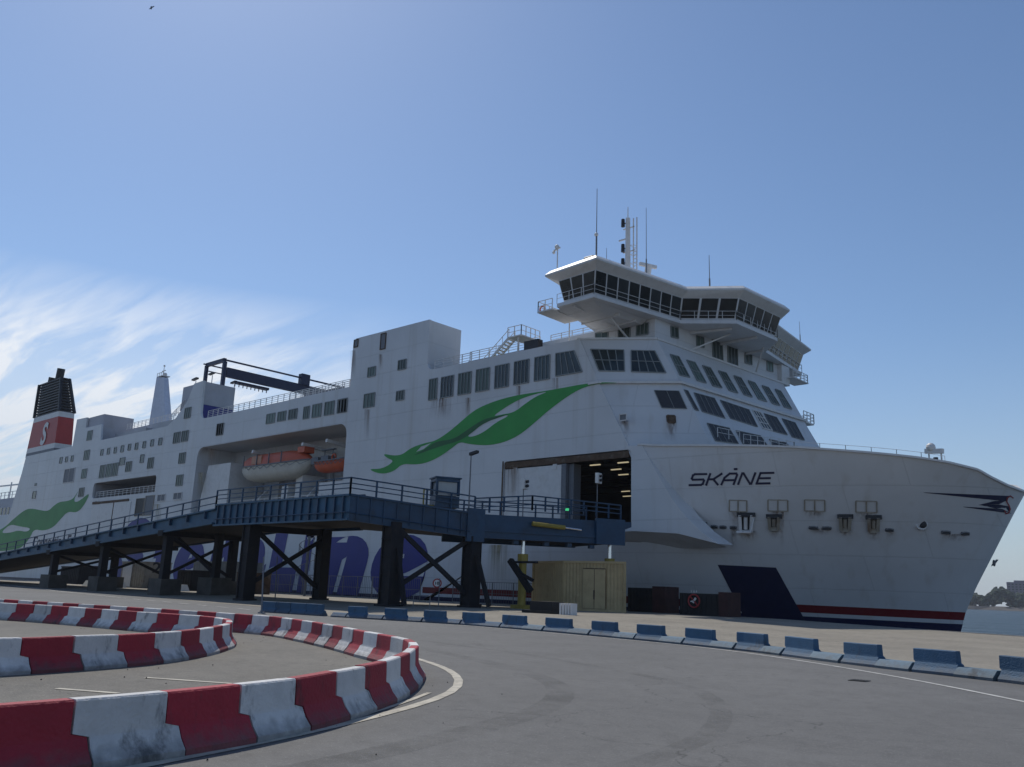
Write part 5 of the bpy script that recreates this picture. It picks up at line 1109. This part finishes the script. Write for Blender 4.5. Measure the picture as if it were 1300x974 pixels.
# trestles of the sloping part
def zr(x): return zbf(x)
for px, w_ in ((66, 1.2), (128, 1.1), (207, 1.1)):
    x = atY(px, 720, RY+.4).x; zg_2 = gz(x, RY)
    for ya, yb_f in ((RY-.2, RY+1.8), (RY+W_-1.8, RY+W_+.2)): fb_ = MB(); fb_.box(x-w_*1.1, x+w_*1.1, ya, yb_f, zg_2-.1, zg_2+1.5); P('trestle_footing', fb_, DCONC, br)
    for y in (RY+.6, RY+W_-.6): s = MB(); s.box(x-.35, x+.35, y-.35, y+.35, zg_2+1.5, zr(x)+.3); P('column', s, STEELD, br)
    brace((x, RY+.6, zr(x)-.3), (x, RY+W_-.6, zg_2+1.8), .25); brace((x, RY+.6, zg_2+1.8), (x, RY+W_-.6, zr(x)-.3), .25); s = MB(); s.box(x-.5, x+.5, RY-.3, RY+W_+.3, zr(x)-.3, zr(x)+.2); P('cross_beam', s, STEELD, br)
for px in (272,):
    x = atY(px, 720, RY+4).x
    fb_ = MB(); fb_.box(x-1.3, x+1.3, RY+3.2, RY+5.2, .2, 1.9); P('trestle_footing', fb_, DCONC, br); s = MB(); s.box(x-.35, x+.35, RY+3.9, RY+4.5, 1.9, zr(x)); P('column', s, STEELD, br)
    brace((x, RY+4.2, 2.2), (x-4.5, RY+2, zr(x-4.5))); 
s = MB(); s.tube((X1+.3, RY-.22, zb_r+.55), (X2-.1, RY-.22, zb_r+.55), .05, .05, 6); s.tube((X2, RY-.2, zb_r+.55), tuple(P2+dirE*9.2-nE*.22+Vector((0, 0, 5.95))), .05, .05, 6)
P('conduit', s, BLUE, br)
s = MB()
for cx_, cy_, w_ in ((colA[0], colA[1], 1.05), (cC.x, cC.y, 1.12), (cD.x, cD.y, .95)):
    for k in range(4): s.box(cx_-w_*.53, cx_+w_*.53, cy_-w_*.52, cy_+w_*.52, 1.3+k*1.25, 1.36+k*1.25)
P('column_stiffener', s, STEELD, br)
# control booth
bx = alongE(566)+nE*.9; zb3 = 7.65
s = MB(); s.obox(bx, dirE, .95, .75, zb3, zb3+.85); s.obox(bx, dirE, .95, .75, zb3+1.95, zb3+2.2)
for i, j in ((-1, -1), (1, -1), (1, 1), (-1, 1)):
    p_ = bx+dirE*i*.87+nE*j*.67; s.bar((p_.x, p_.y, zb3+.9), (p_.x, p_.y, zb3+2.0), .16)
s.obox(bx, dirE, 1.05, .85, zb3+2.2, zb3+2.3)
cb = P('control_booth', s, BLUE, br)
s = MB(); s.obox(bx, dirE, .78, .60, zb3+.9, zb3+1.93); s.build('booth_window', mat('booth_glass', (.30, .33, .36), .1), cb)
bq = alongE(545)+nE*.5; bq.z = 0; s = MB(); 
for z in (7.75, 8.9): s.bar(bq+Vector((0, 0, z))-dirE*.5, bq+Vector((0, 0, z))+dirE*.5, .09)
for e_ in (-.5, .5): s.bar(bq+dirE*e_+Vector((0, 0, 7.7)), bq+dirE*e_+Vector((0, 0, 8.95)), .09)
P('access_gate', s, YELB, br)
# hydraulic strut on the lift span, lift cylinders standing on the quay below
def lineE(px, py, off=-.35):
    r = ray(px, py); Q = P2-nE*(-off) if False else P2+nE*off; n_ = nE; return O+r*((Q-O).dot(n_)/r.dot(n_))
a, m_, b = lineE(676, 665), lineE(717, 670), lineE(738, 673)
s = MB(); s.tube(a, m_, .18, .18, 10); s.tube(m_, b, .08, .08, 8, 1); P('hydraulic_strut', s, [YELB, CHROME], br)
for px, off in ((664, .8), (774, .8)):
    r = ray(px, 700); Q = P2+nE*off; t_ = ((Q-O).dot(nE))/r.dot(nE); p_ = O+r*t_; g0 = gz(p_.x, p_.y)
    s = MB(); s.tube((p_.x, p_.y, g0), (p_.x, p_.y, 4.0), .32, .32, 12); s.tube((p_.x, p_.y, 3.95), (p_.x, p_.y, 4.5), .42, .42, 12); s.box(p_.x-.6, p_.x+.6, p_.y-.6, p_.y+.6, g0, g0+.3)
    lc = P('lift_cylinder', s, YELB, br, smooth=False); s = MB(); s.tube((p_.x, p_.y, 4.4), (p_.x, p_.y, 5.6), .16, .16, 12); s.build('piston_rod', CHROME, lc)
    if px == 664: 
        pc = p_; s = MB(); u_ = Vector((1, .2, 0)).normalized(); s.bar((pc.x-.6, pc.y-.8, 4.0), (pc.x+1.6, pc.y-.8, 1.7), .4); s.bar((pc.x-.6, pc.y-.8, 3.85), (pc.x+2.2, pc.y-.8, 3.85), .16); s.bar((pc.x+.5, pc.y-.8, 3.0), (pc.x+1.8, pc.y-.8, 2.5), .22); P('support_bracket', s, STEELD, br)
# green signal lamp on the span
s = MB(); gp = lineE(720, 647, .3); s.obox(gp, dirE, .11, .1, gp.z-.09, gp.z+.09); P('signal_light', s, GLOWG, br)

# ================================================================== THINGS ON AND AROUND THE BRIDGE
def lamp(px, pyt, pyb, Q, label):
    r = Q; p_ = r; s_ = MB(); ztp = (O+ray(px, pyt)*((p_.y)/ray(px, pyt).y)).z; s_.tube((p_.x, p_.y, p_.z), (p_.x, p_.y, ztp), .06, .045, 8)
    o = s_.build('street_lamp', VENT, label=label, cat='street lamp'); h = MB(); h.hexa([(p_.x-.1, p_.y-.15, ztp-.1), (p_.x+.7, p_.y-.15, ztp+.05), (p_.x+.7, p_.y+.15, ztp+.05), (p_.x-.1, p_.y+.15, ztp-.1), (p_.x-.1, p_.y-.15, ztp+.12), (p_.x+.7, p_.y-.15, ztp+.25), (p_.x+.7, p_.y+.15, ztp+.25), (p_.x-.1, p_.y+.15, ztp+.12)]); h.build('lamp_head', BLACK, o); return o
lp = alongE(593); lp.z = 7.5; lamp(597, 577, 640, lp, 'tall thin lamp post on the blue bridge beside its control booth')
for px, pyt, lab, off in ((664, 608, 'small twin-lens traffic signal on a pole in front of the closed door panel', 1.0), (758, 601, 'traffic signal on a pole in front of the dark open door', 1.0)):
    r = ray(px, 640); Q = P2+nE*off; p_ = O+r*((Q-O).dot(nE)/r.dot(nE)); zt4 = (O+ray(px, pyt)*(p_.y/ray(px, pyt).y)).z
    s = MB(); s.tube((p_.x, p_.y, 7.0), (p_.x, p_.y, zt4), .045); o = s.build('traffic_signal', VENT, label=lab, cat='traffic signal'); s = MB(); s.obox((p_.x+.12, p_.y), (1, .2), .14, .35, zt4-.85, zt4); s.build('signal_board', SIGNW, o)
    s = MB()
    for k in (.25, .6): s.tube((p_.x+.25, p_.y, zt4-k), (p_.x+.5, p_.y-.05, zt4-k), .12, .13, 8)
    s.build('signal_lens', BLACK, o)

# container on the quay
u_ = (atY(793, 776, 56)-atY(714.5, 777, 56)); 
cA = ground(714.5, 777.5); cB = ground(793, 777.5); cC2 = ground(676, 773.5); print('container', cA, cB, cC2)
Yc = 54.0; cA = atY(714.5, 777, Yc); cB = atY(793, 777, Yc+1.2); cC2 = atY(676, 773.5, Yc+1.6)
cA.z = cB.z = cC2.z = gz(-45, 54)
tz_ = atY(714.5, 712, Yc).z
cont = thing('storage_container', 'cream yellow corrugated container with double doors on the quay under the bridge', 'container', (cA.x, cA.y, cA.z))
cD2 = cB+(cC2-cA)
def wallcor(mb, a, b, z0, z1, outn, amp=.05, pitch=.28, mi=0):
    L_ = (b-a).length; d = (b-a).normalized(); n = int(L_/pitch); pts = []
    for i in range(n):
        for f_, o_ in ((0, 0), (.3, 0), (.5, 1), (.8, 1)): pts.append(a+d*(L_*(i+f_)/n)-outn*amp*o_)
    pts.append(b)
    for p_, q_ in zip(pts, pts[1:]): mb.poly([(p_.x, p_.y, z0), (q_.x, q_.y, z0), (q_.x, q_.y, z1), (p_.x, p_.y, z1)], mi)
cen = (cA+cB+cC2+cD2)/4
s = MB()
for a, b in ((cA, cB), (cC2, cA), (cD2, cC2), (cB, cD2)):
    d = (b-a).normalized(); n_ = Vector((d.y, -d.x, 0)); n_ = n_ if n_.dot((a+b)/2-cen) > 0 else -n_
    wallcor(s, a, b, cA.z+.15, tz_-.12, n_)
s.build('container_wall', YEL, cont)
s = MB()
for a in (cA, cB, cC2, cD2): s.bar((a.x, a.y, cA.z), (a.x, a.y, tz_), .16)
for a, b in ((cA, cB), (cC2, cA), (cD2, cC2), (cB, cD2)):
    for z in (cA.z+.1, tz_-.08): s.bar((a.x, a.y, z), (b.x, b.y, z), .15, .18)
s.build('container_frame', YEL, cont)
s = MB(); s.poly([(v.x, v.y, tz_-.04) for v in (cA, cB, cD2, cC2)]); s.build('container_roof', mat('container_top', (.5, .48, .42), .5), cont)
d = (cB-cA).normalized(); n_ = Vector((d.y, -d.x, 0)); n_ = n_ if n_.dot((cA+cB)/2-cen) > 0 else -n_
LL = (cB-cA).length
for k_, (u0, u1) in enumerate(((.335, .515), (.525, .70))):
    s = MB(); a = cA+d*LL*u0+n_*.04; b = cA+d*LL*u1+n_*.04; zt5 = cA.z+(tz_-cA.z)*.85
    s.hexa([a+Vector((0, 0, .22)), b+Vector((0, 0, .22)), b+n_*.06+Vector((0, 0, .22)), a+n_*.06+Vector((0, 0, .22)), a+Vector((0, 0, zt5-cA.z)), b+Vector((0, 0, zt5-cA.z)), b+n_*.06+Vector((0, 0, zt5-cA.z)), a+n_*.06+Vector((0, 0, zt5-cA.z))])
    o = s.build('container_door', YEL, cont); s = MB(); o2 = n_*.13
    for e_ in (a, b): s.bar(e_+n_*.03+Vector((0, 0, .2)), e_+n_*.03+Vector((0, 0, zt5-cA.z)), .035)
    for z in (.22, .75, 1.5, zt5-cA.z): s.bar(a+n_*.04+Vector((0, 0, z)), b+n_*.04+Vector((0, 0, z)), .035 if z < 2 else .07)
    s.bar((a if k_ else b)+n_*.09+Vector((0, 0, .9)), (a if k_ else b)+n_*.09+Vector((0, 0, 1.6)), .05)
    s.build('door_trim', RUST, o)
p_ = ground(690, 779); s = MB(); s.box(p_.x-1.6, p_.x+.9, p_.y-.3, p_.y+1.2, p_.z, p_.z+.18); s.box(p_.x-1.1, p_.x+.8, p_.y-.1, p_.y+1.1, p_.z+.18, p_.z+.75)
s.build('equipment_pallet', DARKBOX, label='low dark equipment box on a pallet by the left foot of the container', cat='box')
p_ = ground(696, 779.5); s = MB()
for k_ in range(5): s.box(p_.x+.9+k_*.22, p_.x+1.05+k_*.22, p_.y, p_.y+.5, p_.z, p_.z+.7)
s.build('metal_grille', WHITE, label='small pale upright grille standing right of the dark box by the container', cat='grille')

# fender blocks at the quay edge
def fblock(x0, x1, yt, yb_, Y, lab, rfrac, sign=False):
    a, b = atY(x0, yb_, Y), atY(x1, yb_, Y); z1_ = atY((x0+x1)/2, yt, Y).z; g0 = gz(a.x, Y)
    xm = a.x+(b.x-a.x)*rfrac
    s_ = MB(); s_.box(a.x, xm-.01, Y, Y+1.9, g0, z1_-.1)
    for k_ in range(8): x = a.x+(xm-a.x)*(k_+.5)/8; s_.box(x-.04, x+.04, Y-.06, Y-.001, g0+.1, z1_-.2)
    o = s_.build('fender_block', DARKBOX, label=lab, cat='fender'); s_ = MB(); s_.box(xm, b.x, Y-.1, Y+1.9, g0, z1_+.05); s_.build('end_panel', DRED, o)
    if sign:
        c = atY(881, 763, Y-.12); r_ = .48; s_ = MB(); s_.ring(c, (0, 1, 0), r_, .06, 20); s_.bar(c+Vector((-.3, 0, .32)), c+Vector((.3, 0, -.32)), .08); s_.build('warning_ring', SIGNR, o)
        s_ = MB(); s_.ball(c+Vector((.1, .02, .16)), .10, 5, 0, (1, .3, 1)); s_.bar(c+Vector((.05, .02, .1)), c+Vector((-.08, .02, -.15)), .12); s_.bar(c+Vector((-.05, .02, .0)), c+Vector((-.3, .02, -.05)), .08)
        s_.build('warning_figure', SIGNW, o); s_ = MB()
        for k_ in (-.22, 0, .22): s_.bar(c+Vector((k_, .02, .62)), c+Vector((k_, .02, .78)), .05)
        s_.build('warning_marks', SIGNW, o)
fblock(797, 846, 745, 779, 60.6, 'dark ribbed fender block with a dull red end, right beside the cream container', .66)
fblock(863, 925, 752, 786, 59.2, 'dark fender block carrying a round red warning sign, below the sharp hull fairing', .82, True)

# speed sign, guard hoop, marker poles
def groundY(px, Y): p_ = atY(px, 760, Y); return Vector((p_.x, Y, gz(p_.x, Y)))
p_ = groundY(557, 44); c = atY(555, 740.5, 44)
s = MB(); s.tube(p_, (p_.x, p_.y, c.z+.35), .035); o = s.build('speed_sign', VENT, label='round red-ringed speed sign reading 10 on a post under the bridge', cat='sign')
v = Vector((.75, -.66, 0)); s = MB(); s.tube(c+v*.03, c+v*.06, .34, .34, 24); s.tube(c+v*.06, c+v*.065, .24, .24, 24, 1); s.build('sign_disc', [SIGNR, SIGNW], o)
s = MB(); ux = Vector((.66, .75, 0)); text_fit(s, '10', lambda u, w__: tuple(c+v*.075+ux*(-.15+.30*u)+Vector((0, 0, -.11+.22*w__))), .03); s.build('sign_number', BLACK, o)
for k_, (px, w_) in enumerate(((535, .9),)):
    a = groundY(525, 40); b = groundY(546, 40); s = MB(); s.tube(a, a+Vector((0, 0, .95)), .03); s.tube(b, b+Vector((0, 0, .95)), .03); s.tube(a+Vector((0, 0, .95)), b+Vector((0, 0, .95)), .03); s.tube(a+Vector((0, 0, .5)), b+Vector((0, 0, .5)), .02)
    s.build('guard_rail', VENT, label='low grey tubular hoop rail beside the 10 speed sign', cat='railing')
for px, pyb, pyt, lab in ((333, 779, 707, 'thin grey marker pole at the left end of the blue barriers'), (350, 765, 707, 'thin grey pole just behind and right of the first marker pole')):
    p_ = ground(px-1, pyb); h_ = atY(px+2, pyt, p_.y); s = MB(); s.tube(p_, (h_.x, p_.y, h_.z), .05, .04, 8); s.tube(p_, (p_.x, p_.y, p_.z+.08), .22, .2, 10); s.build('marker_pole', VENT, label=lab, cat='pole')
# spiral stair tower under the bridge
c = groundY(386, 55); s = MB(); s.tube(c, c+Vector((0, 0, 6.3)), .14); ztop_ = 6.0
for k_ in range(30):
    a = k_*.5; z = c.z+.2*(k_+1); d_ = Vector((math.cos(a), math.sin(a), 0)); d2 = Vector((math.cos(a+.5), math.sin(a+.5), 0)); s.poly([c+Vector((0, 0, z-c.z)), c+d_*1.0+Vector((0, 0, z-c.z)), c+d2*1.0+Vector((0, 0, z-c.z))]); s.bar(c+d_*1.0+Vector((0, 0, z-c.z)), c+d_*1.0+Vector((0, 0, z-c.z+1)), .04); s.bar(c+d_*1.0+Vector((0, 0, z-c.z+1)), c+d2*1.0+Vector((0, 0, z-c.z+1.2)), .05)
s.build('spiral_stair', VENT, label='grey spiral stair tower seen under the blue bridge against the blue lettering', cat='stair')
s = MB()
for px in range(0, 270, 1): pass
# quay-side fence and clutter under the sloping part
def fence(x0, x1, y, h_, lab):
    s_ = MB(); rail(s_, [(x0, y, gz(x0, y)), (x1, y, gz(x1, y))], h_, 2.4, .035, (.15, h_*.5)); 
    n = int((x1-x0)/.3)
    for i in range(n): x = x0+(x1-x0)*i/n; s_.bar((x, y, gz(x, y)+.15), (x, y, gz(x, y)+h_), .02)
    s_.build('mesh_fence', VENT, label=lab, cat='fence')
fence(-101, -64, 57, 2.2, 'see-through metal fence on the quay behind the bridge columns')
fence(-61, -48, 58.5, 2.0, 'short run of metal fence on the quay left of the cream container')
def shed(px0, px1, pyt, Y, dep, m, name, lab, cat, door=None):
    a, b = atY(px0, 740, Y), atY(px1, 740, Y); z1_ = atY((px0+px1)/2, pyt, Y).z; g0 = gz(a.x, Y); s_ = MB(); s_.box(a.x, b.x, Y, Y+dep, g0, z1_)
    L_ = b.x-a.x; n = max(3, int(L_/.6))
    for k_ in range(n): x = a.x+L_*(k_+.5)/n; s_.box(x-.05, x+.05, Y-.05, Y-.001, g0+.1, z1_-.1)
    for k_ in range(3): s_.box(b.x+.001, b.x+.05, Y+dep*(k_+.3)/3, Y+dep*(k_+.5)/3, g0+.1, z1_-.1)
    s_.box(a.x-.06, b.x+.06, Y-.06, Y+dep+.06, z1_, z1_+.12)
    o = s_.build(name, m, label=lab, cat=cat)
    if door:
        t = MB(); t.box(a.x+L_*door[0], a.x+L_*door[1], Y-.12, Y-.06, g0+.1, z1_-.25); t.build('door', WHITE, o)
    return o
o = shed(152, 181, 714, 50, 3.5, RUSTW, 'quay_cabin', 'white rust-streaked cabin numbered 2 standing under the sloping ramp', 'cabin', (.1, .5))
a = atY(181, 740, 50); s = MB(); text_fit(s, '2', lambda u, v__: (a.x+.07, 51.0+1.1*u, 2.3+1.3*v__), .02); s.build('cabin_number', BLACK, o)
GREY2 = mat('shed_grey', (.22, .22, .2), .8, .2, 1)
shed(243, 293, 714, 54, 4, GREY2, 'quay_shed', 'wide pale grey shed on the quay behind the left bridge column', 'shed')
shed(75, 98, 720, 52, 4, DARKBOX, 'cargo_box', 'larger dark cargo box under the low end of the ramp', 'box')
shed(94, 106, 719, 58, 2.5, DRED, 'cargo_box', 'small reddish box behind the dark cargo box under the ramp', 'box')
shed(224, 241, 725, 50, 3, DARKBOX, 'cargo_box', 'dark cargo box left of the wide pale grey shed', 'box')
shed(300, 312, 728, 50, 3, RUST, 'cargo_box', 'brown box half hidden behind the left bridge column', 'box')
for px, lab in ((113, 'pale low concrete block under the ramp left of the white cabin'), (143, 'pale low concrete block directly beside the white cabin'), (222, 'pale low concrete block right of the white cabin')):
    a = groundY(px, 47); s = MB(); s.loft([(a.x-1.6, 46.5, a.z), (a.x+1.6, 46.5, a.z), (a.x+1.6, 47.8, a.z), (a.x-1.6, 47.8, a.z)], [(a.x-1.3, 46.8, a.z+.7), (a.x+1.3, 46.8, a.z+.7), (a.x+1.3, 47.6, a.z+.7), (a.x-1.3, 47.6, a.z+.7)]); s.build('concrete_block', SIGNW, label=lab, cat='concrete block')
# mooring line
s = MB(); a = groundY(245, 60.5); a.z += .5; b = Vector((-93, 64, 6.0)); pts = [a.lerp(b, i/14)-Vector((0, 0, 1.2*math.sin(math.pi*i/14))) for i in range(15)]
for p_, q_ in zip(pts, pts[1:]): s.tube(p_, q_, .06, .06, 6)
s.build('mooring_line', SIGNW, label='pale mooring rope sagging from the quay up to the side of the ferry', cat='rope')
# other vessel at the far left, beyond the stern
ov = thing('distant_vessel', 'small part of another white vessel seen at the left edge behind the ferry stern', 'ship', (-300, 110, -1))
c = atY(-6, 660, 110); s = MB(); s.box(c.x-60, atY(17, 650, 110).x, 110, 124, -2.5, atY(10, 660, 110).z+2); s.build('vessel_hull', SUPER, ov)
zt6 = atY(5, 645, 110).z; s = MB(); s.box(c.x-50, atY(14, 650, 110).x, 112, 122, zt6-6, zt6+4); s.build('vessel_house', LGREY, ov)
s = MB(); 
for k_ in range(9): x = atY(12, 650, 110).x-k_*4; s.box(x-1.2, x+1.2, 111.9, 111.99, zt6-3, zt6+.5)
s.build('vessel_window', GLASS, ov); s = MB(); rail(s, [(c.x-50, 112, zt6+4), (atY(14, 650, 110).x, 112, zt6+4)], 2.4, 4, .12, (1.2,)); s.bar((c.x-5, 115, zt6+4), (c.x-5, 115, zt6+11), .4); s.bar((c.x-14, 113, zt6+9.5), (c.x+14, 113, zt6+9), .5, .5); s.build('vessel_rail', WHITE, ov)

# birds
def bird(px, py, D, lab, sp_=.42):
    c = O+ray(px, py)*D; s_ = MB(); s_.ball(c, .13, 6, 0, (1.0, 1.0, 2.2)); r_ = Vector((AX[0], AY[0], 0)); s_.poly([c+Vector((0, 0, .12)), c+r_*sp_*.5+Vector((0, 0, .32)), c+r_*sp_+Vector((0, 0, .3)), c+r_*sp_*.4]); s_.poly([c, c-r_*sp_*.4-Vector((0, 0, .05)), c-r_*sp_*.7-Vector((0, 0, .3)), c-Vector((0, 0, .15))]); s_.build('seagull', VENT, label=lab, cat='bird')
bird(1262, 715, 85, 'small grey gull flying beside the ferry stem above the water')
bird(192, 10, 150, 'tiny dark bird high up near the top edge of the sky', .5)
# drain cover
p_ = atZ(1091, 864.5, 0); s = MB(); s.obox(p_, (1, .1), .2, .2, .003, .014)
for k_ in range(5): q_ = p_+Vector((-.14+k_*.07, 0, 0)); s.obox(q_, (1, .1), .014, .17, .014, .02)
s.build('drain_cover', DARKBOX, label='small dark drain cover set in the asphalt near the blue barriers', cat='drain cover')
# quay bollards
# ================================================================== BARRIERS
def resample(Pth, L_):
    out = [Pth[0]]; acc = 0; ds = [0]
    for a, b in zip(Pth, Pth[1:]): ds.append(ds[-1]+(b-a).length)
    def at(s_):
        s_ = max(0, min(ds[-1], s_))
        for i in range(len(ds)-1):
            if ds[i+1] >= s_:
                t = (s_-ds[i])/max(1e-9, ds[i+1]-ds[i]); return Pth[i].lerp(Pth[i+1], t), (Pth[i+1]-Pth[i]).normalized()
        return Pth[-1], (Pth[-1]-Pth[-2]).normalized()
    return at, ds[-1]
def barrier_seg(at, s0, s1, shift, H=.62, m=BWHT, name='road_barrier', label=None, group=None, scale=1.0, low=False, cat='barrier', jit=None):
    o0, _ = at((s0+s1)/2); g = MB(); gap = .012; n = 4
    zsplit = .30*H/.62
    def hw(z):
        T = [(0, .25), (.07, .25), (.22, .12), (.30, .10), (.62, .085)]
        z = z*.62/H if not low else z
        for (a, b), (c_, d_) in zip(T, T[1:]):
            if z <= c_: return (b+(d_-b)*(z-a)/(c_-a))*scale
        return T[-1][1]*scale
    rows = []
    if low: rows = [(0, 0), (.0, .07), (0, .14), (0, .225), (0, .24)]
    else: rows = [(shift, 0), (shift, .07*H/.62), (shift, .17*H/.62), (shift, zsplit-.02), (0, zsplit+.02), (0, zsplit+.06), (0, H-.018), (0, H)]
    rings = []
    for i in range(n+1):
        R1, R2 = [], []
        for k_, (sh_, z) in enumerate(rows):
            p_, d_ = at(s0+gap+sh_+(s1-s0-2*gap)*i/n); nn = Vector((-d_.y, d_.x, 0)); w__ = hw(z)-(.016 if k_ == len(rows)-1 else 0)
            R1.append(p_+nn*w__+Vector((0, 0, z))-o0); R2.append(p_-nn*w__+Vector((0, 0, z))-o0)
        rings.append(R1+R2[::-1])
    k = len(rings[0])
    for r_ in rings: g.v += [tuple(v_) for v_ in r_]
    for i in range(n):
        for j in range(k): j2 = (j+1) % k; g.f.append((i*k+j, i*k+j2, (i+1)*k+j2, (i+1)*k+j)); g.m.append(0)
    for e_ in (0, n):
        for j in range(k//2-1): g.f.append((e_*k+j, e_*k+j+1, e_*k+k-2-j, e_*k+k-1-j)); g.m.append(0)
    o = g.build(name, m, label=label, cat=cat, group=group); o.location = o0+Vector((0, 0, gz(o0.x, o0.y)+(.0))); 
    if jit: o.rotation_euler = (jit.uniform(-.010, .010), jit.uniform(-.008, .008), jit.uniform(-.022, .022)); o.location.z += jit.uniform(-.004, .004)
    return o
rj = random.Random(11)
for path, s0, col0, nm in ((outerP, 0, 0, 'outer'), (innerP, 0, 1, 'inner')):
    at, tot = resample(path, 1); 
    # phase: joint where the photo shows it
    ref = atZ(94, 890, .6) if nm == 'outer' else atZ(43, 813, .6)
    best = min(range(int(tot*20)), key=lambda i: (at(i/20)[0]-Vector((ref.x, ref.y, 0))).length)/20
    L_ = .97 if nm == 'outer' else 1.0; k = -int(best/L_); i = 0
    while best+(k+1)*L_ < tot:
        a = best+k*L_
        if a < 0: k += 1; continue
        white = (k % 2 == 0) if nm == 'outer' else (k % 2 == 1)
        pm = at(a+L_/2)[0]; rel = pm; near = rel.length < 22
        lab = ('white' if white else 'red')+' painted concrete barrier block in the '+('outer' if nm == 'outer' else 'inner')+' curve of the traffic loop'
        far = (pm.x < -17 and nm == 'outer' and pm.y > 12) or (nm == 'inner' and pm.y > 12.6)
        lab = ('white' if white else 'red')+' concrete barrier block in the '+('far' if far else 'near')+' arm of the '+nm+' traffic loop'
        barrier_seg(at, a, a+L_, .16, .62, BWHT if white else BRED, label=lab, group=('white' if white else 'red')+' blocks of the '+nm+' loop, '+('far' if far else 'near')+' arm', jit=rj)
        k += 1
# blue row
blueP = smoothpath([Vector((-52.5, 27.3, 0))] and [atZ(*p, 0) for p in bluebase], 3)
at, tot = resample(blueP, 1)
def bproj(px, py):
    r = atZ(px, py, 0); return min(range(int(tot*20)), key=lambda i: (at(i/20)[0]-r).length)/20
talls = [(443, 465), (489, 515), (538, 565), (588, 614), (639, 667), (694, 725), (753, 783), (811, 843), (872, 906), (939, 974), (1000, 1036), (1074, 1119), (1165, 1220), (1275, 1333)]
def yb(px):
    for a, b in zip(bluebase, bluebase[1:]):
        if a[0] <= px <= b[0]: return a[1]+(b[1]-a[1])*(px-a[0])/(b[0]-a[0])
    return bluebase[-1][1]
s_end = bproj(424, yb(424)); k = 0; a = 0.2
while a+1.2 < s_end:
    barrier_seg(at, a, a+1.22, .1, .62, BBLU, label='blue concrete barrier block in the unbroken far left run of the row', group='blue blocks of the unbroken run', jit=rj, scale=1.15); a += 1.25
prev = s_end
for i, (x0, x1) in enumerate(talls):
    a, b = bproj(x0, yb(x0)), bproj(x1, yb(x1))
    mid_ = (prev+a)/2
    if a-prev > .4: barrier_seg(at, prev+.02, a-.02, 0, .24, BBLU2 if i > 4 else BBLU, label='low blue concrete wedge block lying between tall blocks of the blue row', group='low blue blocks of the row', low=True, scale=1.25, jit=rj)
    barrier_seg(at, a, b, .05, .61, BBLU, label='tall blue concrete barrier block standing above its low neighbours in the blue row', group='tall blue blocks of the row', scale=1.15, jit=rj)
    prev = b
while prev+2.6 < tot:
    barrier_seg(at, prev+.02, prev+1.2, 0, .24, BBLU2, label='low blue concrete wedge block lying between tall blocks of the blue row', group='low blue blocks of the row', low=True, scale=1.25, jit=rj)
    barrier_seg(at, prev+1.25, prev+2.5, .05, .66, BBLU, label='tall blue concrete barrier block standing above its low neighbours in the blue row', group='tall blue blocks of the row', scale=1.15, jit=rj); prev += 2.5
# gravel and crumbs scattered along the barriers
g = MB(); rr = random.Random(9)
for i in range(260):
    pth = innerP if rr.random() < .3 else outerP; p_ = pth[rr.randrange(len(pth))]+Vector((rr.gauss(0, 1.0), rr.gauss(0, 1.0), 0)); r_ = rr.uniform(.004, .018); z = .006
    g.loft([(p_.x+r_*math.cos(t), p_.y+r_*math.sin(t), z) for t in (0, 1.6, 3.1, 4.7)], [(p_.x+.5*r_*math.cos(t), p_.y+.5*r_*math.sin(t), z+r_*1.1) for t in (.3, 1.9, 3.4, 5.0)])
g.build('loose_gravel', DARKBOX, kind='stuff', label='scattered crumbs of gravel along the barriers', cat='gravel')
